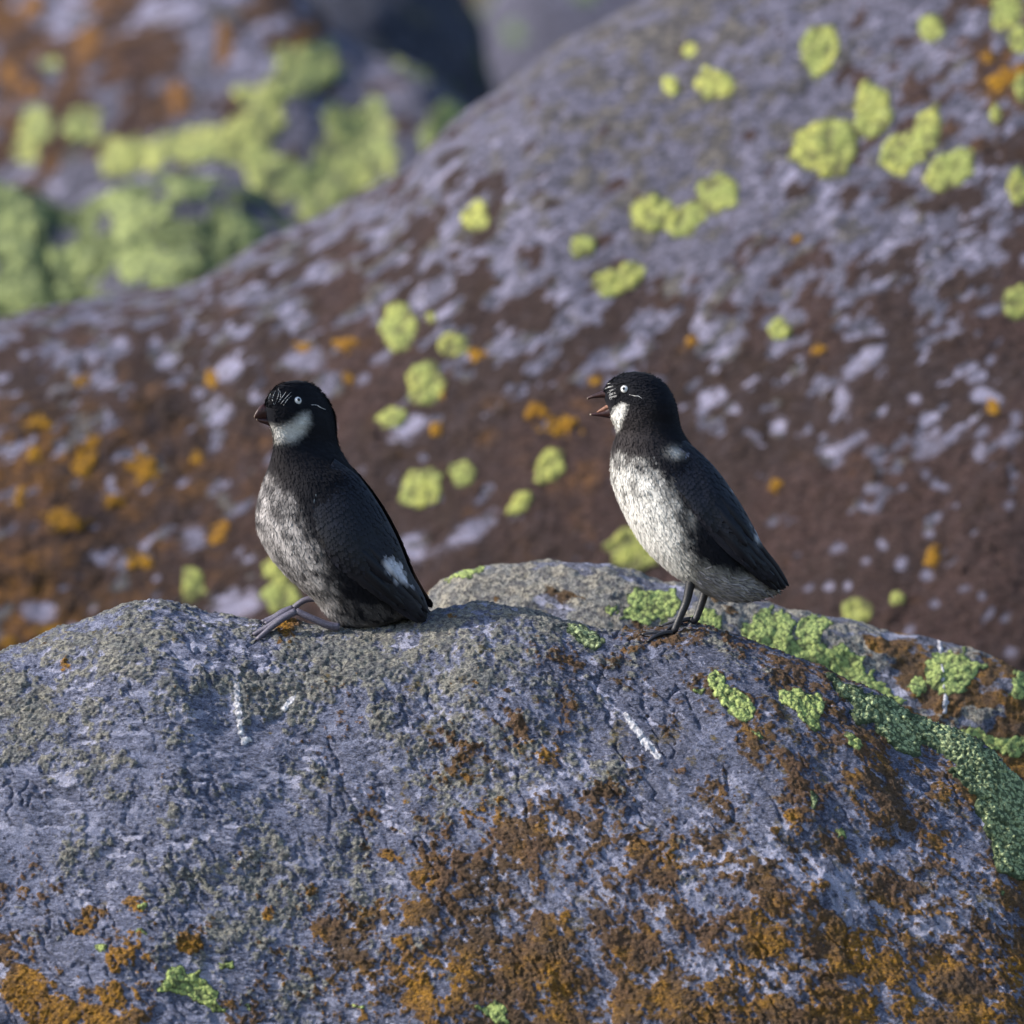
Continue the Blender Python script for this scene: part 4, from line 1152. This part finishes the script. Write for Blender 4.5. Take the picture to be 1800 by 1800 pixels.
# ---------------- right bird: standing in profile, calling with its bill open
def tone_right(u, v, w, r):
    n = fbm(u/20, v/16, w/20 + 8, 3, 0.55); n2 = fbm(u/40 + 5, v/40, w/40 + 8, 2); nf = fbm(u/7, v/5, w/7 + 4, 2)
    edge = np.interp(v, [780, 800, 825, 850, 880, 910, 950, 985, 1012, 1030], [1082, 1108, 1140, 1160, 1176, 1184, 1192, 1202, 1212, 1214])
    side = np.interp(np.abs(w), [0, 40, 80], [12, 4, -2])
    b = sstep(-34, 28, edge + side - u + 16*n + 3*r)
    b = b*sstep(788, 818, v + 10*n)
    dens = 0.42 + 0.62*sstep(800, 930, v)
    spot = np.clip(0.95*n + 0.16*nf, -1, 1)*(1 - 0.45*sstep(900, 980, v))
    b = b*np.clip(dens + spot + 0.03*r, 0.16, 1.0)
    vent = sstep(985, 1012, v + 8*n - 0.20*(u-1240))*sstep(1205, 1235, u)*np.clip(0.60 + 0.35*n + 0.15*nf, 0.2, 0.9)
    b = np.maximum(b, vent*0.75)
    patch_ = np.exp(-(((u-1214)/9)**2 + ((v-915)/16)**2))*0.35 + np.exp(-(((u-1186)/14)**2 + ((v-796)/9)**2))*0.75
    b = np.maximum(b, patch_*(0.8 + 0.5*n))
    col = lerp(DARK*1.15, WHITE*1.0, np.clip(b, 0, 1))
    br = sstep(1190, 1090, u)*sstep(700, 745, v)*(1 - np.clip(b*2, 0, 1))
    col = col + br[:, None]*(BROWN - DARK)[None, :]*0.9
    chin = poly_sdf([(1068, 737), (1084, 760), (1090, 752), (1098, 728), (1103, 711), (1094, 708), (1082, 716), (1075, 728)], u, v)
    c = sstep(-3, 3.5, chin + 1.5*nf)
    col = col*(1 - c[:, None]) + c[:, None]*WHITE[None, :]*1.05
    return np.hstack([np.clip(col*(1 + 0.06*np.asarray(r)*np.ones(len(u)))[:, None], 0.004, 0.9), np.ones((len(u), 1))])
right_st = [((1112, 653.2), (1120, 653.2), 3), ((1101, 654.8), (1134, 655.5), 14), ((1087, 660), (1152, 663), 25), ((1074, 668), (1166, 674), 34), ((1064, 681), (1178, 690), 41, 0.25), ((1061, 694), (1186, 707), 45, 0.42),
            ((1067, 713), (1190, 726), 46, 0.38), ((1074, 735), (1193, 744), 45, 0.16), ((1084, 757), (1199, 760), 46), ((1079, 779), (1216, 784), 55), ((1075, 806), (1240, 809), 66),
            ((1075, 840), (1263, 840), 75), ((1087, 878), (1284, 874), 80), ((1107, 922), (1302, 908), 81), ((1133, 962), (1317, 940), 78),
            ((1160, 990), (1328, 966), 72), ((1190, 1014), (1338, 990), 62), ((1224, 1034), (1346, 1008), 50), ((1262, 1052), (1353, 1020), 38),
            ((1306, 1058), (1360, 1029), 24), ((1340, 1052), (1366, 1036), 11), ((1354, 1047), (1368, 1041), 4)]
y_right = seat_depth(1195, 1104)
B2 = Bird(right_st, tone_right, y_right, 0, 1125, (0, 1),
          "seabird standing on thin dark legs with its bill wide open, whiter breast")
def len_right(v):
    if v < 760: return 6.5, 1.6, 3.8
    if v < 830: return 9.0, 2.0, 4.8
    return 12.5, 2.4, 5.4
def skip_right(p):
    return (p[0] < 1071 and 688 < p[1] < 736) or math.hypot(p[0]-1097, p[1]-684) < 8.5 and p[2] < 0
B2.plumage(1, len_right, dir_head(1125, 760), skip_right)
B2.eye(1097, 684, 8.0, 2.7)
B2.mandible("upper_mandible", [(1082, 684, 706, 11), (1070, 685, 702, 9.5), (1060, 687, 700, 7.2), (1049, 691, 700, 5.0), (1040, 694.5, 701, 3.2), (1034, 697.5, 702.5, 1.6), (1032, 700, 703, 0.7)], M_bill, M_billtip, 0.9)
B2.mandible("lower_mandible", [(1088, 708, 738, 10.5), (1077, 712, 737, 9), (1066, 719, 734.5, 6.8), (1055, 723.5, 732.5, 4.6), (1044, 726.5, 731, 2.8), (1036, 727.5, 729.8, 1.2)], M_bill, M_billtip, 0.92)
c, f = tube([np.array((1080, 712.5, 0)), np.array((1068, 716.5, 0)), np.array((1056, 722, 0)), np.array((1049, 724.5, 0))], [6.5, 5.0, 3.0, 0.8], 12, 1.0)
c[:, 1] = c[:, 1]*1.0
B2.part("tongue", c*np.array([1, 1, 1]), f, M_gape)
pl = []
for i in range(0, 9, 2):
    v0 = 671 + i*2.9; u0 = 1083 - 3*abs(i-4)*0.4 - (5 - i)*1.2
    pl.append([(u0 - 18 + i*1.2, v0 + 9 + rng.normal(0, .6)), (u0 - 9, v0 + 4.5 + rng.normal(0, .8)), (u0 + rng.normal(0, 2), v0 + 1)])
    pl.append([(u0 - 15 + i*1.2, v0 + 9 + rng.normal(0, .6)), (u0 - 7, v0 + 6 + rng.normal(0, .8)), (u0 + 1 + rng.normal(0, 2), v0 + 3)])
pl += [[(1106, 694), (1116, 696.5), (1122, 697), (1128, 701)]]
B2.plumes(pl, 0.36, 0.7)
WP_R = [(1180, 789), (1192, 786), (1204, 798), (1206, 806), (1190, 804)]
def wing_tone_right(u, v, r):
    c = np.array([0.0080, 0.0090, 0.0155])*(1 + 0.22*r)
    d = in_poly(WP_R, u, v)
    if d > -4: c = c + (np.array([0.42, 0.43, 0.56]) - c)*float(sstep(-4, 4, d + 2.5*r))*0.8
    for (cu, cv, ra, rb) in ((1287, 861, 2.2, 5), (1319, 923, 3, 3), (1331, 947, 4, 9)):
        g = math.exp(-(((u-cu)/ra)**2 + ((v-cv)/rb)**2)); c = c + (np.array([0.55, 0.56, 0.62]) - c)*g*0.8
    return np.clip(c, 0.004, 0.9)
B2.wing([(1176, 800), (1184, 846), (1204, 884), (1236, 922), (1272, 956), (1306, 992), (1340, 1020), (1374, 1034)],
        [(1202, 772), (1232, 797), (1260, 826), (1285, 860), (1309, 898), (1330, 938), (1356, 988), (1384, 1028)],
        [58, 72, 80, 83, 80, 70, 50, 20], wing_tone_right, -1,
        [((1222, 905), (1318, 1000), 9, 3.0), ((1236, 900), (1330, 1000), 9, 4.0), ((1262, 940), (1366, 1038), 10, 3.0), ((1274, 932), (1372, 1036), 10, 4.0), ((1288, 928), (1380, 1034), 10, 5.0), ((1304, 928), (1386, 1030), 9, 6.0), ((1244, 880), (1312, 960), 10, 5.0), ((1264, 876), (1322, 952), 9, 6.0)])
B2.wing([(1210, 800), (1236, 830), (1262, 866), (1290, 905), (1316, 950), (1346, 995), (1378, 1028)],
        [(1200, 771), (1230, 796), (1258, 824), (1283, 858), (1307, 896), (1328, 938), (1386, 1030)],
        [50, 60, 62, 58, 50, 38, 10], lambda u, v, r: np.array([0.0080, 0.0090, 0.0155])*(1+0.2*r), 1)
for i, (ax, ay, bx, by, wv) in enumerate([(1320, 1020, 1374, 1044, -7), (1322, 1024, 1368, 1047, -2), (1320, 1018, 1378, 1042, 3), (1322, 1014, 1382, 1038, 8)]):
    a = np.array((ax, ay, wv)); b = np.array((bx, by, wv))
    c, f = tube([a, a*0.5 + b*0.5, b*0.9+a*0.1, b], [6, 7, 5, 1.0], 10, 0.16)
    B2.part("tail_feather", c, f, M_wing, attrs={"tone": np.tile([0.012, 0.012, 0.017, 1], (len(c), 1))})
# loose fluff under the tail
items = []
for i in range(520):
    u = 1215 + 135*rng.random(); v = 985 + 78*rng.random()
    h, n = B2.hit(u, v)
    if h is None: continue
    d = np.array([0.75, 0.35 + 0.3*rng.normal(), 0.15*rng.normal()])
    t = rng.random(); cc = np.array([0.40, 0.40, 0.46])*(0.35 + 0.9*t)*(1 - 0.5*float(sstep(1290, 1350, u)))
    if v < 985 + 0.20*(u-1240) + 18: continue
    items.append((h, d, n, 16 + 12*rng.random(), 1.3, cc*0.7, cc, 1.5 + 2.5*rng.random()))
B2.feathers("vent_fluff", items, M_body, B2.body)
k1 = (1184, toe_ground(B2, 1184, -16, 6), -16)
foot(B2, [(1219, 1008, -16), (1213, 1028, -17), (1206, 1058, -17), (1196, 1082, -17), k1], [15, 10.0, 8.2, 7.4, 6.6], k1,
     toes_on(B2, k1, [(1136, 4), (1128, -18), (1138, -40)]), M_leg, M_web, tr=(4.6, 2.4))
k2 = (1214, toe_ground(B2, 1214, 20, 6), 20)
foot(B2, [(1246, 1022, 20), (1240, 1040, 20), (1231, 1068, 20), (1222, 1090, 20), k2], [14, 9.0, 7.8, 7.0, 6.4], k2,
     toes_on(B2, k2, [(1170, 42), (1162, 20), (1170, 0)]), M_leg, M_web, tr=(4.6, 2.4))

# ------------------------------------------------------------------ ground that runs to the horizon
n = 140
gx = np.sign(np.linspace(-1, 1, n))*np.abs(np.linspace(-1, 1, n))**3*220
gy = np.sign(np.linspace(-1, 1, n))*np.abs(np.linspace(-1, 1, n))**3*220
X, Y = np.meshgrid(gx, gy)
Z = 0.34*np.clip(Y - 3.0, 0, None) + 0.05*fbm(X*1.3, Y*1.3, 0.3, 3) + 0.5*fbm(X/9, Y/9, 2.3, 3)*sstep(3, 12, np.hypot(X, Y))
co = np.stack([X, Y, Z], -1).reshape(-1, 3)
k = NT("tundra"); oc = k.obj()
a1 = k.noise(oc, 3.0, 6, 0.65); a2 = k.noise(oc, 26, 6, 0.7); a3 = k.voronoi(oc, 5)
cc = k.mix(k.ramp(a1, 0.40, 0.60), (0.075, 0.085, 0.035), (0.11, 0.075, 0.045))
cc = k.mix(k.ramp(a2, 0.55, 0.70), cc, (0.19, 0.18, 0.19)); cc = k.mix(k.ramp(a3, 0.1, 0.5, 0.5, 0.0), cc, (0.16, 0.16, 0.17))
k.link(cc, k.b.inputs["Base Color"]); k.b.inputs["Roughness"].default_value = 0.95
k.link(k.bump(k.math('ADD', a2, a1), 0.06, 0.8), k.b.inputs["Normal"])
gnd = mesh_obj("ground", co, grid_faces(n, n), k.m)
tag(gnd, "rough mossy slope rising behind the boulders", kind="structure")
